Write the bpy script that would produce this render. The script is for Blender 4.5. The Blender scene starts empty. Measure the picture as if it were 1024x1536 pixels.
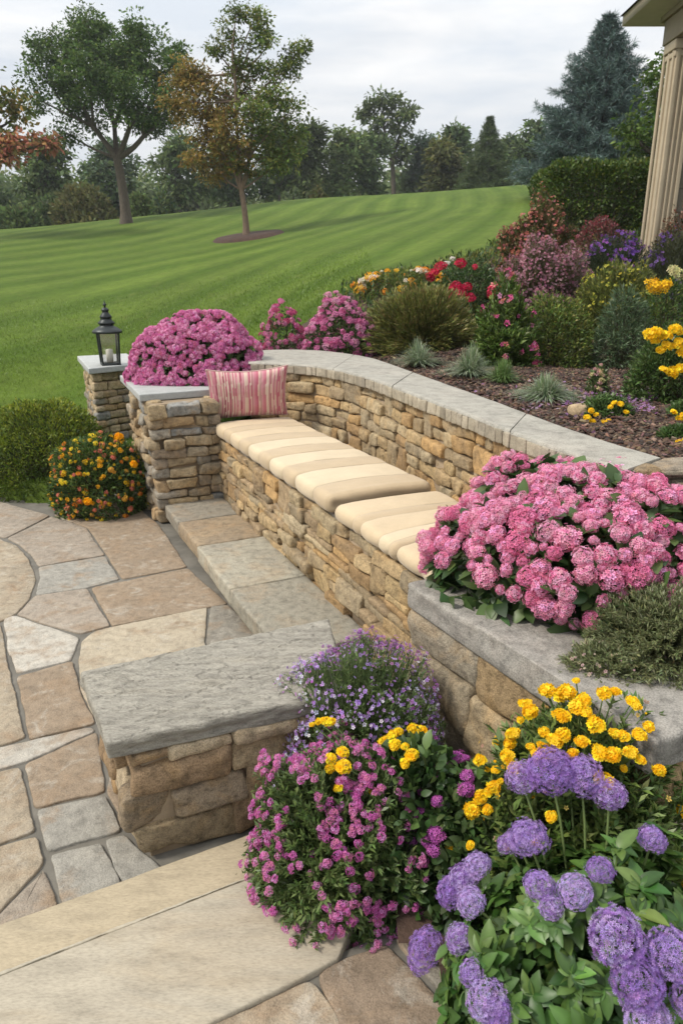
import bpy, math, random
import numpy as np
R_ = np.random.default_rng(7)
random.seed(7)
PI = math.pi
COL = bpy.context.scene.collection

# ------------------------------------------------------------------ view geometry
F, TILT, H = 1050.0, math.radians(18.3), 1.8
cT, sT = math.cos(TILT), math.sin(TILT)
def ray(x, y):
    X, V = x-512.0, 768.0-y
    return np.array([X, F*cT+V*sT, -F*sT+V*cT])
def W(x, y, z):                       # point of the horizontal plane z seen at a pixel of the 1024 px photograph
    d = ray(x, y); t = (z-H)/d[2]
    return (d[0]*t, d[1]*t)
def PD(x, y, Y):                      # point at depth Y
    d = ray(x, y); t = Y/d[1]
    return np.array([d[0]*t, Y, H+d[2]*t])
def ppm(Y, z): return F/(Y*cT+(H-z)*sT)      # pixels per metre
DV, NV, OV = np.array([.428, -.904]), np.array([.904, .428]), np.array([-1.05, 5.6])
def B(s, q): p = OV+s*DV+q*NV; return (float(p[0]), float(p[1]))   # bench frame: s along, q across

# ------------------------------------------------------------------ noise
def _h(ix, iy, iz, seed):
    n = (ix*374761393 + iy*668265263 + iz*2147483647 + seed*974711) & 0xffffffff
    n = ((n ^ (n >> 13))*1274126177) & 0xffffffff
    n = (n ^ (n >> 16)) & 0xffffff
    return n/float(0xffffff)*2-1
def vnoise(p, seed=0):
    p = np.asarray(p, float); i = np.floor(p).astype(np.int64); f = p-i; f = f*f*(3-2*f)
    x, y, z = i[..., 0], i[..., 1], i[..., 2]; r = 0
    for a in (0, 1):
        for b in (0, 1):
            for c in (0, 1):
                w = (f[..., 0] if a else 1-f[..., 0])*(f[..., 1] if b else 1-f[..., 1])*(f[..., 2] if c else 1-f[..., 2])
                r = r+w*_h(x+a, y+b, z+c, seed)
    return r
def fbm(p, seed=0, o=3):
    p = np.asarray(p, float); r = 0; a = 1; t = 0
    for k in range(o):
        r = r+a*vnoise(p*(2.03**k)+k*17.3, seed+k*31); t += a; a *= .5
    return r/t

# ------------------------------------------------------------------ mesh accumulation
class Acc:
    def __init__(s): s.V = []; s.F = []; s.C = []; s.n = 0
    def add(s, V, F_, C=(1, 1, 1)):
        V = np.asarray(V, float).reshape(-1, 3)
        if len(V) == 0: return
        C = np.asarray(C, float)
        if C.ndim == 1: C = np.tile(C, (len(V), 1))
        s.V.append(V); s.C.append(C)
        if not isinstance(F_, (list, tuple)): F_ = [F_]
        for f in F_:
            f = np.asarray(f, np.int64)
            if f.size: s.F.append(f+s.n)
        s.n += len(V)
    def arrays(s): return np.concatenate(s.V), s.F, np.concatenate(s.C)
    def mesh(s, name, mat, off=(0, 0, 0), smooth=True):
        V, Fs, C = s.arrays(); V = V-np.asarray(off)
        me = bpy.data.meshes.new(name)
        me.vertices.add(len(V)); me.vertices.foreach_set('co', V.astype(np.float32).ravel())
        nl = sum(f.size for f in Fs); npo = sum(len(f) for f in Fs)
        me.loops.add(nl); me.loops.foreach_set('vertex_index', np.concatenate([f.ravel() for f in Fs]).astype(np.int32))
        tot = np.concatenate([np.full(len(f), f.shape[1]) for f in Fs]); st = np.concatenate([[0], np.cumsum(tot)[:-1]])
        me.polygons.add(npo); me.polygons.foreach_set('loop_start', st.astype(np.int32))
        me.update(calc_edges=True)
        if smooth: me.polygons.foreach_set('use_smooth', np.ones(npo, bool))
        a = me.color_attributes.new('Col', 'FLOAT_COLOR', 'POINT')
        a.data.foreach_set('color', np.concatenate([C, np.ones((len(C), 1))], 1).astype(np.float32).ravel())
        me.materials.append(mat)
        return me
def link(name, me, parent=None, loc=(0, 0, 0)):
    o = bpy.data.objects.new(name, me); COL.objects.link(o); o.location = loc
    if parent is not None: o.parent = parent
    return o
def root_loc(p):
    l = np.array(p.location)
    while p.parent is not None: p = p.parent; l = l+np.array(p.location)
    return l
def part(name, acc, mat, parent, smooth=True):
    return link(name, acc.mesh(name, mat, root_loc(parent), smooth), parent)
def tag(o, label=None, cat=None, group=None, kind=None):
    if label: o['label'] = label
    if cat: o['category'] = cat
    if group: o['group'] = group
    if kind: o['kind'] = kind
    return o
def thing(name, label, cat, loc, group=None):
    o = bpy.data.objects.new(name, None); COL.objects.link(o); o.location = loc; o.empty_display_size = .1
    return tag(o, label, cat, group)
def solo(name, acc, mat, label, cat, loc=(0, 0, 0), group=None, kind=None, smooth=True):
    return tag(link(name, acc.mesh(name, mat, loc, smooth), None, loc), label, cat, group, kind)
def structure(name, acc, mat, smooth=True):
    return tag(link(name, acc.mesh(name, mat, (0, 0, 0), smooth)), kind='structure')

# ------------------------------------------------------------------ primitives
_cg = {}
def lin(n, r=0.0): # -1..1 with dense ends
    if n <= 1: return (-1., 1.)
    t = np.linspace(-1, 1, n+1)
    return tuple(t)
def ends(n, e): # n inner segments plus rounded ends at normalised distance e
    return tuple(np.concatenate([[-1, -1+e*.3, -1+e], np.linspace(-1+e, 1-e, n+1)[1:-1], [1-e, 1-e*.3, 1]]))
def cubegrid(tx, ty, tz):
    k = (tx, ty, tz)
    if k in _cg: return _cg[k]
    V = []; Fq = []; n = 0
    T = [np.array(tx), np.array(ty), np.array(tz)]
    for ax in range(3):
        a, b = [(1, 2), (2, 0), (0, 1)][ax]
        for sgn in (-1, 1):
            A, Bv = np.meshgrid(T[a], T[b], indexing='ij')
            P = np.zeros(A.shape+(3,)); P[..., a] = A; P[..., b] = Bv; P[..., ax] = sgn
            na, nb = A.shape; idx = np.arange(na*nb).reshape(na, nb)+n
            q = np.stack([idx[:-1, :-1], idx[1:, :-1], idx[1:, 1:], idx[:-1, 1:]], -1).reshape(-1, 4)
            if sgn < 0: q = q[:, ::-1]
            V.append(P.reshape(-1, 3)); Fq.append(q); n += na*nb
    V = np.concatenate(V); Fq = np.concatenate(Fq)
    _, ui, inv = np.unique(np.round(V, 6), axis=0, return_index=True, return_inverse=True)
    inv = inv.reshape(-1)
    _cg[k] = (V[ui], inv[Fq]); return _cg[k]
def rounded(P, half, r):
    half = np.asarray(half, float); p = P*half; r = min(r, half.min()*.98)
    q = np.clip(p, -(half-r), half-r); d = p-q; L = np.linalg.norm(d, axis=1, keepdims=True)
    return np.where(L > 1e-9, q+d*(r/np.maximum(L, 1e-9)), p), d/np.maximum(L, 1e-9)
def hexblock(acc, c4, z0, z1, r=.01, n=(8, 8, 2), amp=.003, fr=12., col=(.4, .4, .4), seed=0, cv=.06, disp=None, edge=0.0):
    c4 = np.asarray(c4, float)           # corners: (-,-) (+,-) (+,+) (-,+)
    hx = np.linalg.norm(c4[1]-c4[0]+c4[2]-c4[3])/4; hy = np.linalg.norm(c4[3]-c4[0]+c4[2]-c4[1])/4; hz = (z1-z0)/2
    tx, ty, tz = ends(n[0], min(.4, r/hx)), ends(n[1], min(.4, r/hy)), ends(n[2], min(.6, r/hz))
    U, Fq = cubegrid(tx, ty, tz)
    p, nn = rounded(U, (hx, hy, hz), r); u = p/np.array([hx, hy, hz])
    a, b = u[:, :1], u[:, 1:2]
    xy = ((1-a)*(1-b)*c4[0]+(1+a)*(1-b)*c4[1]+(1+a)*(1+b)*c4[2]+(1-a)*(1+b)*c4[3])/4
    V = np.concatenate([xy, (z0+hz)+p[:, 2:3]], 1)
    ex = (c4[1]-c4[0]+c4[2]-c4[3]); ex = ex/np.linalg.norm(ex); ey = (c4[3]-c4[0]+c4[2]-c4[1]); ey = ey/np.linalg.norm(ey)
    N = np.concatenate([nn[:, :1]*ex+nn[:, 1:2]*ey, nn[:, 2:3]], 1)
    V = V+N*(amp*fbm(V*fr, seed, 3))[:, None]
    if edge:
        w = np.abs(N[:, :2]).max(1); V[:, :2] += N[:, :2]*(edge*fbm(V*np.array([7, 7, 14.]), seed+5, 3)*w)[:, None]
    if disp is not None: V = disp(V, N, u)
    C = np.clip(np.asarray(col)*(1+cv*fbm(V*5, seed+3, 2))[:, None], 0, 1)
    acc.add(V, Fq, C)
SG = tuple(ends(4, .22))
def stone(acc, c, half, ax, r, col, seed, rough=.006, warp=.12):
    rg = np.random.default_rng(seed)
    U, Fq = cubegrid(SG, SG, SG)
    p, nn = rounded(U, half, r); half = np.asarray(half)
    u = p/half
    w = 0
    for i in range(8):                      # uneven corners
        s = np.array([1 if i & 1 else -1, 1 if i & 2 else -1, 1 if i & 4 else -1])
        w = w+np.prod((1+s*u)/2, axis=1)[:, None]*(rg.uniform(-1, 1, 3)*warp*half.min())
    p = p+w
    V = np.asarray(c)+p@np.asarray(ax)
    N = nn@np.asarray(ax)
    V = V+N*(rough*fbm(V*18, seed, 3)+rough*1.2*vnoise(V*7, seed+9))[:, None]
    acc.add(V, Fq, np.clip(np.asarray(col)*(1+.10*fbm(V*14, seed, 2))[:, None], 0, 1))
def tube(acc, pts, rad, col=(.2, .15, .1), k=6):
    pts = np.asarray(pts, float); n = len(pts); rad = np.broadcast_to(np.asarray(rad, float), (n,))
    t = np.gradient(pts, axis=0); t /= np.linalg.norm(t, axis=1, keepdims=True)+1e-9
    ref = np.array([0, 0, 1.]) if abs(t[:, 2]).mean() < .8 else np.array([1., 0, 0])
    a = np.cross(t, ref); a /= np.linalg.norm(a, axis=1, keepdims=True)+1e-9; b = np.cross(t, a)
    th = np.arange(k)*2*PI/k
    V = pts[:, None]+rad[:, None, None]*(a[:, None]*np.cos(th)[None, :, None]+b[:, None]*np.sin(th)[None, :, None])
    i = np.arange(n-1)[:, None]*k; j = np.arange(k)[None]; j2 = (j+1) % k
    q = np.stack([i+j, i+j2, i+k+j2, i+k+j], -1).reshape(-1, 4)
    acc.add(V.reshape(-1, 3), q, col)
def box(acc, c, half, col=(1, 1, 1), r=.004, rot=0):
    U, Fq = cubegrid(ends(1, .2), ends(1, .2), ends(1, .2)); p, _ = rounded(U, half, r)
    ca, sa = math.cos(rot), math.sin(rot); M = np.array([[ca, sa, 0], [-sa, ca, 0], [0, 0, 1]])
    acc.add(p@M+np.asarray(c), Fq, col)
def lathe(acc, prof, c, col=(1, 1, 1), k=16, ph=0.):
    prof = np.asarray(prof, float); th = np.arange(k)*2*PI/k+ph
    V = np.stack([prof[:, :1]*np.cos(th), prof[:, :1]*np.sin(th), np.repeat(prof[:, 1:2], k, 1)], -1)+np.asarray(c)
    n = len(prof); i = np.arange(n-1)[:, None]*k; j = np.arange(k)[None]; j2 = (j+1) % k
    acc.add(V.reshape(-1, 3), np.stack([i+j, i+j2, i+k+j2, i+k+j], -1).reshape(-1, 4), col)
def unit(v): return v/(np.linalg.norm(v, axis=-1, keepdims=True)+1e-9)

# templates: (verts, faces list, per-vertex colour multiplier); leaf axis = +Y, face normal = +Z
def T_leaf(w=.5, rows=3, fold=.12, droop=.25, vein=1.12, prof=None):
    V = []; C = []
    for i in range(rows+1):
        t = i/rows; ww = w*.5*(math.sin(PI*min(1, t*.92+.06))**.8 if prof is None else prof(t))
        z = -droop*t*t
        for sx in (-1, 0, 1):
            V.append((sx*ww, t, z+(fold*ww*2 if sx else 0))); C.append((vein,)*3 if sx == 0 else ((.90+.16*(i % 2),)*3))
    q = []
    for i in range(rows):
        a = i*3; q += [(a, a+1, a+4, a+3), (a+1, a+2, a+5, a+4)]
    return np.array(V), [np.array(q)], np.array(C)
def T_rh(w=.35, bend=-.1):
    return np.array([(0, 0, 0), (w/2, .5, .06), (0, 1, bend), (-w/2, .5, .06)]), [np.array([(0, 1, 2, 3)])], np.array([(.9,)*3, (1,)*3, (1.08,)*3, (1,)*3])
def T_blade(w=.06):
    return np.array([(-w/2, 0, 0), (w/2, 0, 0), (w*.35, .55, -.06), (-w*.35, .55, -.06), (0, 1, -.28)]), [np.array([(0, 1, 2, 3)]), np.array([(3, 2, 4)])], np.array([(.8,)*3]*2+[(1,)*3]*2+[(1.15,)*3])
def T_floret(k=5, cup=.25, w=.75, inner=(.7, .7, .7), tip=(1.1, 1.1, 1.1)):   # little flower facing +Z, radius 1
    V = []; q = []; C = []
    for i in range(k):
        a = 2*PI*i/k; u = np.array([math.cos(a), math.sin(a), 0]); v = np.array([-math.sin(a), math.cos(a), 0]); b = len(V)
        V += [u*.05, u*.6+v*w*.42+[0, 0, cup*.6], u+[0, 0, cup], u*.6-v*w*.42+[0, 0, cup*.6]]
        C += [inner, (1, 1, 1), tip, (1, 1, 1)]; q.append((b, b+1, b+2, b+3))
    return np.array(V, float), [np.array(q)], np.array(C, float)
def fib(n, lo=-1.):                  # even directions on a sphere above z = lo
    i = np.arange(n)+.5; z = 1-(1-lo)*i/n; ph = i*2.399963; r = np.sqrt(1-z*z)
    return np.stack([r*np.cos(ph), r*np.sin(ph), z], 1)
def frames(d, n):                    # rows X,Y,Z with Y along d and Z near n
    Y = unit(d); X = unit(np.cross(Y, n)); Z = np.cross(X, Y); return np.stack([X, Y, Z], 1)
def frames_n(n, rg):                 # Z along n, random spin
    t = rg.normal(size=n.shape); Z = unit(n); X = unit(np.cross(t, Z)); Y = np.cross(Z, X); return np.stack([X, Y, Z], 1)
def scatter(acc, T, pos, fr, size, col):
    tv, tf, tc = T; m = len(pos)
    if m == 0: return
    size = np.broadcast_to(np.asarray(size, float).reshape(-1, 1) if np.ndim(size) < 2 else size, (m, 3 if np.ndim(size) == 2 and np.shape(size)[1] == 3 else 1))
    P = np.einsum('mvk,mkj->mvj', tv[None]*size[:, None, :], fr)+np.asarray(pos)[:, None]
    col = np.broadcast_to(np.asarray(col, float), (m, 3)); C = np.clip(col[:, None]*tc[None], 0, 1)
    off = (np.arange(m)*len(tv))[:, None, None]
    acc.add(P.reshape(-1, 3), [(f[None]+off).reshape(-1, f.shape[1]) for f in tf], C.reshape(-1, 3))
def tofT(acc):
    V, Fs, C = acc.arrays(); g = {}
    for f in Fs: g.setdefault(f.shape[1], []).append(f)
    return V, [np.concatenate(v) for v in g.values()], C
def pick(rg, cols, n, v=.15):
    cols = np.asarray(cols, float); c = cols[rg.integers(0, len(cols), n)]
    return np.clip(c*(1+rg.normal(0, v, (n, 1)))*(1+rg.normal(0, v*.35, (n, 3))), 0.003, 1)

# ------------------------------------------------------------------ materials
def nmat(name):
    m = bpy.data.materials.new(name); m.use_nodes = True; nt = m.node_tree; nt.nodes.clear()
    o = nt.nodes.new('ShaderNodeOutputMaterial'); p = nt.nodes.new('ShaderNodeBsdfPrincipled'); nt.links.new(p.outputs[0], o.inputs[0])
    return m, nt, p, o
def N(nt, t, **kw):
    n = nt.nodes.new(t)
    for k, v in kw.items():
        if k in n.inputs.keys(): n.inputs[k].default_value = v
        else: setattr(n, k, v)
    return n
def noise(nt, co, scale, detail=5, rough=.6, dist=0):
    n = N(nt, 'ShaderNodeTexNoise', Scale=scale, Detail=detail, Roughness=rough, Distortion=dist); nt.links.new(co, n.inputs['Vector']); return n.outputs['Fac']
def ramp(nt, fac, stops):
    r = nt.nodes.new('ShaderNodeValToRGB'); nt.links.new(fac, r.inputs[0]); e = r.color_ramp.elements
    while len(e) < len(stops): e.new(.5)
    for i, (p, c) in enumerate(stops): e[i].position = p; e[i].color = (c if len(c) == 4 else tuple(c)+(1,)) if not np.isscalar(c) else (c, c, c, 1)
    return r.outputs[0]
def mixc(nt, a, b, fac, mode='MIX'):
    m = nt.nodes.new('ShaderNodeMix'); m.data_type = 'RGBA'; m.blend_type = mode
    for sock, v in ((m.inputs[6], a), (m.inputs[7], b), (m.inputs[0], fac)):
        if hasattr(v, 'default_value'): nt.links.new(v, sock)
        else: sock.default_value = v if np.isscalar(v) else tuple(v)+(1,)*(4-len(v))
    return m.outputs[2]
def bump(nt, h, dist, strength, prev=None):
    b = N(nt, 'ShaderNodeBump', Distance=dist, Strength=strength); nt.links.new(h, b.inputs['Height'])
    if prev is not None: nt.links.new(prev, b.inputs['Normal'])
    return b.outputs[0]
def attr(nt):
    a = nt.nodes.new('ShaderNodeAttribute'); a.attribute_name = 'Col'; return a.outputs['Color']
def objco(nt, sc=(1, 1, 1), rot=(0, 0, 0)):
    t = nt.nodes.new('ShaderNodeTexCoord'); m = N(nt, 'ShaderNodeMapping'); m.inputs['Scale'].default_value = sc; m.inputs['Rotation'].default_value = rot
    nt.links.new(t.outputs['Object'], m.inputs[0]); return m.outputs[0]
def geoco(nt, sc=(1, 1, 1), rot=(0, 0, 0)):
    t = nt.nodes.new('ShaderNodeNewGeometry'); m = N(nt, 'ShaderNodeMapping'); m.inputs['Scale'].default_value = sc; m.inputs['Rotation'].default_value = rot
    nt.links.new(t.outputs['Position'], m.inputs[0]); return m.outputs[0]
def m_leaf(name, trans=.3, rough=.5, spec=.35):
    m, nt, p, o = nmat(name); c = attr(nt)
    nt.links.new(c, p.inputs['Base Color']); p.inputs['Roughness'].default_value = rough; p.inputs['Specular IOR Level'].default_value = spec
    t = nt.nodes.new('ShaderNodeBsdfTranslucent'); nt.links.new(mixc(nt, c, (1.0, 1.05, .6, 1), .25, 'MULTIPLY'), t.inputs[0])
    x = nt.nodes.new('ShaderNodeMixShader'); x.inputs[0].default_value = trans
    nt.links.new(p.outputs[0], x.inputs[1]); nt.links.new(t.outputs[0], x.inputs[2]); nt.links.new(x.outputs[0], o.inputs[0]); return m
def m_stone(name, stain=(.42, .24, .10), stain_amt=.35, dark=(.12, .10, .08), sc=1., bstr=.6, pits=True, grain=.25, rough=.85, aniso=(1, 1, 1), rot=(0, 0, 0), pale=None, bd=.006):
    m, nt, p, o = nmat(name); co = geoco(nt, aniso, rot); c = attr(nt)
    n1 = noise(nt, co, 3.2*sc, 6, .62, .6); n2 = noise(nt, co, 14*sc, 6, .65); n3 = noise(nt, co, 120*sc, 3, .7); n4 = noise(nt, co, 1.6*sc, 4, .55, 1.2)
    c = mixc(nt, c, stain, mixc(nt, ramp(nt, n1, [(.5, 0.), (.72, 1.)]), (stain_amt,)*3, 1., 'MULTIPLY'))
    c = mixc(nt, c, dark, mixc(nt, ramp(nt, n4, [(.52, 0.), (.75, 1.)]), (.4,)*3, 1., 'MULTIPLY'))
    if pale: c = mixc(nt, c, pale, mixc(nt, ramp(nt, noise(nt, co, 5*sc, 6, .7, .8), [(.54, 0.), (.66, 1.)]), (.45,)*3, 1., 'MULTIPLY'))
    c = mixc(nt, c, ramp(nt, n2, [(.3, 1-grain*1.6), (.5, 1.), (.75, 1+grain)]), 1., 'MULTIPLY')
    c = mixc(nt, c, ramp(nt, n3, [(.32, 1-grain*1.5), (.5, 1.), (.7, 1+grain)]), 1., 'MULTIPLY')
    nt.links.new(c, p.inputs['Base Color']); p.inputs['Roughness'].default_value = rough; p.inputs['Specular IOR Level'].default_value = .25
    b = bump(nt, noise(nt, co, 9*sc, 8, .68, .3), bd*2.2, bstr); b = bump(nt, n2, bd, bstr, b); b = bump(nt, n3, bd*.25, bstr, b)
    nt.links.new(b, p.inputs['Normal']); return m
def m_plain(name, col, rough=.5, metal=0., spec=.5, bumpsc=None, bd=.001, var=.0, trans=0., usecol=False):
    m, nt, p, o = nmat(name); co = geoco(nt)
    base = attr(nt) if usecol else None
    if var:
        f = ramp(nt, noise(nt, co, 6, 6, .65), [(.3, 1-var), (.7, 1+var)])
        c = mixc(nt, base if usecol else tuple(col), f, 1., 'MULTIPLY'); nt.links.new(c, p.inputs['Base Color'])
    elif usecol: nt.links.new(base, p.inputs['Base Color'])
    else: p.inputs['Base Color'].default_value = tuple(col)+(1,)
    p.inputs['Roughness'].default_value = rough; p.inputs['Metallic'].default_value = metal; p.inputs['Specular IOR Level'].default_value = spec
    p.inputs['Transmission Weight'].default_value = trans
    if bumpsc: nt.links.new(bump(nt, noise(nt, co, bumpsc, 4, .6), bd, .5), p.inputs['Normal'])
    return m

M_LEAF = m_leaf('leaf', .28, .42, .45); M_PETAL = m_leaf('petal', .35, .6, .15); M_NEEDLE = m_leaf('needle', .15, .6, .25)
M_TREELEAF = m_leaf('tree_leaf', .35, .6, .2)
M_BARK, nt, p, _ = nmat('bark')
co = geoco(nt, (1, 1, .25)); nt.links.new(mixc(nt, attr(nt), ramp(nt, noise(nt, co, 30, 6, .7), [(.3, .55), (.7, 1.3)]), 1., 'MULTIPLY'), p.inputs['Base Color'])
nt.links.new(bump(nt, noise(nt, co, 28, 6, .7), .02, .8), p.inputs['Normal']); p.inputs['Roughness'].default_value = .9
M_STEM = m_leaf('stem', .1, .5, .3)
M_WALL = m_stone('fieldstone', stain=(.47, .30, .13), stain_amt=.6, dark=(.17, .14, .105), sc=1.8, bstr=1., grain=.3, bd=.012)
M_MORTAR = m_plain('mortar', (.27, .205, .135), .95, bumpsc=80, bd=.006, var=.35)
M_FLAG = m_stone('flagstone', stain=(.27, .19, .12), stain_amt=.85, dark=(.12, .105, .085), sc=1.6, bstr=.9, grain=.18, pale=(.44, .41, .35), bd=.006)
M_JOINT = m_plain('joint_grout', (.135, .125, .105), .95, bumpsc=90, bd=.003, var=.3)
M_TREAD = m_stone('tread_stone', stain=(.37, .285, .18), stain_amt=.45, dark=(.25, .22, .175), sc=1.1, bstr=.5, grain=.12, bd=.003, aniso=(.5, 1.6, 1), rot=(0, 0, -.42))
M_BLUE = m_stone('cut_bluestone', stain=(.36, .37, .36), stain_amt=.4, dark=(.2, .21, .21), sc=1., bstr=.25, grain=.10, bd=.0025)
M_COPING = m_stone('coping_stone', stain=(.38, .34, .29), stain_amt=.4, dark=(.2, .185, .165), sc=1.2, bstr=.5, grain=.2, bd=.004)
M_GRANITE = m_stone('rough_granite', stain=(.31, .27, .23), stain_amt=.5, dark=(.1, .09, .08), sc=1.6, bstr=.8, grain=.26, bd=.006)
M_SLATE = m_stone('split_slate', stain=(.30, .26, .19), stain_amt=.4, dark=(.15, .14, .12), sc=1.4, bstr=1., grain=.22, bd=.010, aniso=(.55, 2.6, 3.), rot=(0, 0, -.52))
M_STEP = m_stone('step_stone', stain=(.38, .24, .12), stain_amt=.35, dark=(.17, .15, .13), sc=1.5, bstr=.9, grain=.22, bd=.006)
# ------------------------------------------------------------------ terrain
CP = []
for px, py, Y in [(50, 600, 10.5), (0, 550, 11), (-300, 560, 11), (100, 450, 15), (-250, 455, 15), (100, 400, 20), (-250, 405, 20), (100, 350, 29), (-300, 362, 29), (300, 400, 17),
                  (190, 335, 32), (370, 357, 24), (0, 345, 36), (-400, 352, 36), (190, 327, 37), (450, 299, 36), (650, 289, 36), (820, 281, 38), (1100, 270, 38),
                  (600, 380, 13), (500, 430, 11), (700, 330, 18), (820, 330, 17), (560, 445, 8.9),
                  (900, 385, 10.5), (1010, 385, 9.8), (900, 440, 9), (1024, 450, 8.6), (700, 500, 8.2), (1150, 390, 10), (900, 350, 12.5), (840, 557, 6.2), (945, 562, 6.0), (700, 535, 6.7), (900, 490, 7.9), (600, 490, 8.0)]:
    CP.append(tuple(PD(px, py, Y)))
for px, py in [(450, 515), (520, 520), (700, 572), (860, 632), (1000, 682)]: w = W(px, py, 1.10); CP.append((w[0], w[1], 1.10))
CP += [(1.6, 5.0, 1.08), (2.5, 5.0, 1.09), (2.4, 3.5, 1.08), (4, 3.2, 1.1), (4, 6, 1.25), (-3.2, 6.2, .0), (-6, 6, .0), (-2.2, 6.9, .1), (-9, 6, .0), (-3, 9, .06), (-6, 8.5, .0), (-1.6, 8.2, .5), (-14, 10, .1),
       (12, 38, 6.3), (-14, 55, 2.5), (0, 58, 3.2), (20, 60, 4.2), (-35, 40, 2.5), (-30, 20, 1), (30, 30, 6), (20, 10, 3), (-60, 80, 2), (60, 80, 4), (0, 90, 3)]
CP = np.array(CP)
def _k(r): return np.where(r > 1e-9, r*r*np.log(np.maximum(r, 1e-9)), 0)
_n = len(CP); _A = np.zeros((_n+3, _n+3)); _A[:_n, :_n] = _k(np.linalg.norm(CP[:, None, :2]-CP[None, :, :2], axis=2))+np.eye(_n)*.3
_A[:_n, _n] = 1; _A[:_n, _n+1:] = CP[:, :2]; _A[_n, :_n] = 1; _A[_n+1:, :_n] = CP[:, :2].T
_w = np.linalg.solve(_A, np.concatenate([CP[:, 2], np.zeros(3)]))
def tz(x, y):
    x = np.asarray(x, float); y = np.asarray(y, float); sh = x.shape; q = np.stack([x.ravel(), y.ravel()], 1); out = np.empty(len(q))
    for i in range(0, len(q), 20000):
        s = q[i:i+20000]; r = np.linalg.norm(s[:, None]-CP[None, :, :2], axis=2); out[i:i+20000] = _k(r)@_w[:_n]+_w[_n]+s@_w[_n+1:]
    return out.reshape(sh)
def inpoly(x, y, poly):
    x = np.asarray(x); y = np.asarray(y); r = np.zeros(x.shape, bool); n = len(poly)
    for i in range(n):
        (x1, y1), (x2, y2) = poly[i], poly[(i+1) % n]
        c = ((y1 > y) != (y2 > y)) & (x < (x2-x1)*(y-y1)/((y2-y1) if y2 != y1 else 1e-9)+x1); r ^= c
    return r
# line of the long wall: front top edge of its coping, from the corner behind the pillow to its cobbled end
ZC = 1.16
WP = [W(x, y, ZC) for x, y in [(372, 543), (425, 545), (466, 547), (490, 551), (520, 557), (560, 568), (632, 595), (700, 620), (762, 645), (862, 682), (940, 704)]]
WR = [W(x, y, ZC) for x, y in [(376, 526), (425, 523.5), (480, 525), (520, 530), (557, 536), (592, 548), (655, 571), (724, 595), (790, 620), (892, 657), (992, 686)]]
WEND = W(1075, 704, ZC)
HARD = [(-1.95, 6.15), (-2.4, 5.92)]+[W(x, y, 0) for x, y in [(150, 745), (60, 752), (0, 746), (-150, 735), (-500, 715)]]+[(-12, 5.6), (-12, -4), (8, -4), (8, 2.9), (WEND[0]+1, WEND[1]+.22), (WR[-1][0]+.05, WR[-1][1]-.1)] + [((a[0]+b[0])/2, (a[1]+b[1])/2) for a, b in zip(WP[::-1], WR[::-1])][1:]
BED = [tuple(p) for p in WR[::-1]]
BED = [(WR[-1][0], WR[-1][1]-.12)]+BED+[(-1.15, 7.5)]+[tuple(PD(x, y, Y)[:2]) for x, y, Y in [(395, 500, 8.3), (470, 468, 8.9), (545, 440, 9.4), (600, 415, 10), (700, 392, 10.8), (760, 365, 12), (815, 335, 14), (840, 320, 17)]]+[(8, 17), (9, 3.0), (WEND[0]+.9, WEND[1]+.12)]
def axis(segs):
    o = []
    for a, b, d in segs: o += list(np.arange(a, b, d))
    return np.array(o+[segs[-1][1]])
gx = axis([(-130, -30, 8), (-30, -10, 1.2), (-10, -4, .3), (-4, 4, .07), (4, 10, .4), (10, 30, 1.2), (30, 130, 8)])
gy = axis([(-6, 1, 1), (1, 9, .07), (9, 16, .25), (16, 44, .6), (44, 80, 2.5), (80, 160, 8)])
GX, GY = np.meshgrid(gx, gy, indexing='ij'); GZ = tz(np.clip(GX, -45, 45), np.clip(GY, 0, 85))
GZ = np.where(inpoly(GX, GY, HARD), -.14, GZ+.012*fbm(np.stack([GX*.5, GY*.5, GX*0], -1), 3))
idx = np.arange(GX.size).reshape(GX.shape)
Q = np.stack([idx[:-1, :-1], idx[1:, :-1], idx[1:, 1:], idx[:-1, 1:]], -1).reshape(-1, 4)
a = Acc(); a.add(np.stack([GX, GY, GZ], -1).reshape(-1, 3), Q, (.1, .2, .03))
M_LAWN, nt, p, _ = nmat('lawn'); co = geoco(nt)
sp = N(nt, 'ShaderNodeSeparateXYZ'); nt.links.new(co, sp.inputs[0])
def mth(op, a, b=None):
    n = nt.nodes.new('ShaderNodeMath'); n.operation = op
    for i, v in enumerate((a, b)):
        if v is None: continue
        if hasattr(v, 'default_value'): nt.links.new(v, n.inputs[i])
        else: n.inputs[i].default_value = v
    return n.outputs[0]
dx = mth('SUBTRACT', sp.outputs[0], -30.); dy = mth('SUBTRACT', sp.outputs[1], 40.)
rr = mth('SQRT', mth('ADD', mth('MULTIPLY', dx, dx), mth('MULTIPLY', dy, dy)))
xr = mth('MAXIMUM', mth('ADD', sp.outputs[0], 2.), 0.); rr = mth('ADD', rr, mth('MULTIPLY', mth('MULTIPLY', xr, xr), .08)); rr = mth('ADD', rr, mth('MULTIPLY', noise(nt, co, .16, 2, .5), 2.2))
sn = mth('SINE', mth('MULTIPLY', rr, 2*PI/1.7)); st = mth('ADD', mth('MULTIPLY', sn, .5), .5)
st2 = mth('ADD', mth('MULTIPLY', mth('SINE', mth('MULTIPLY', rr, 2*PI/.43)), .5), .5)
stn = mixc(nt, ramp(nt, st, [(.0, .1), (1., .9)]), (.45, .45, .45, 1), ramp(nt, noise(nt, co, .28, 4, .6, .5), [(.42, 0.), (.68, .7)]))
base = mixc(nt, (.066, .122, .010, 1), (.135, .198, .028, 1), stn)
base = mixc(nt, base, ramp(nt, st2, [(.2, .93), (.8, 1.)]), 1., 'MULTIPLY')
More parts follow.
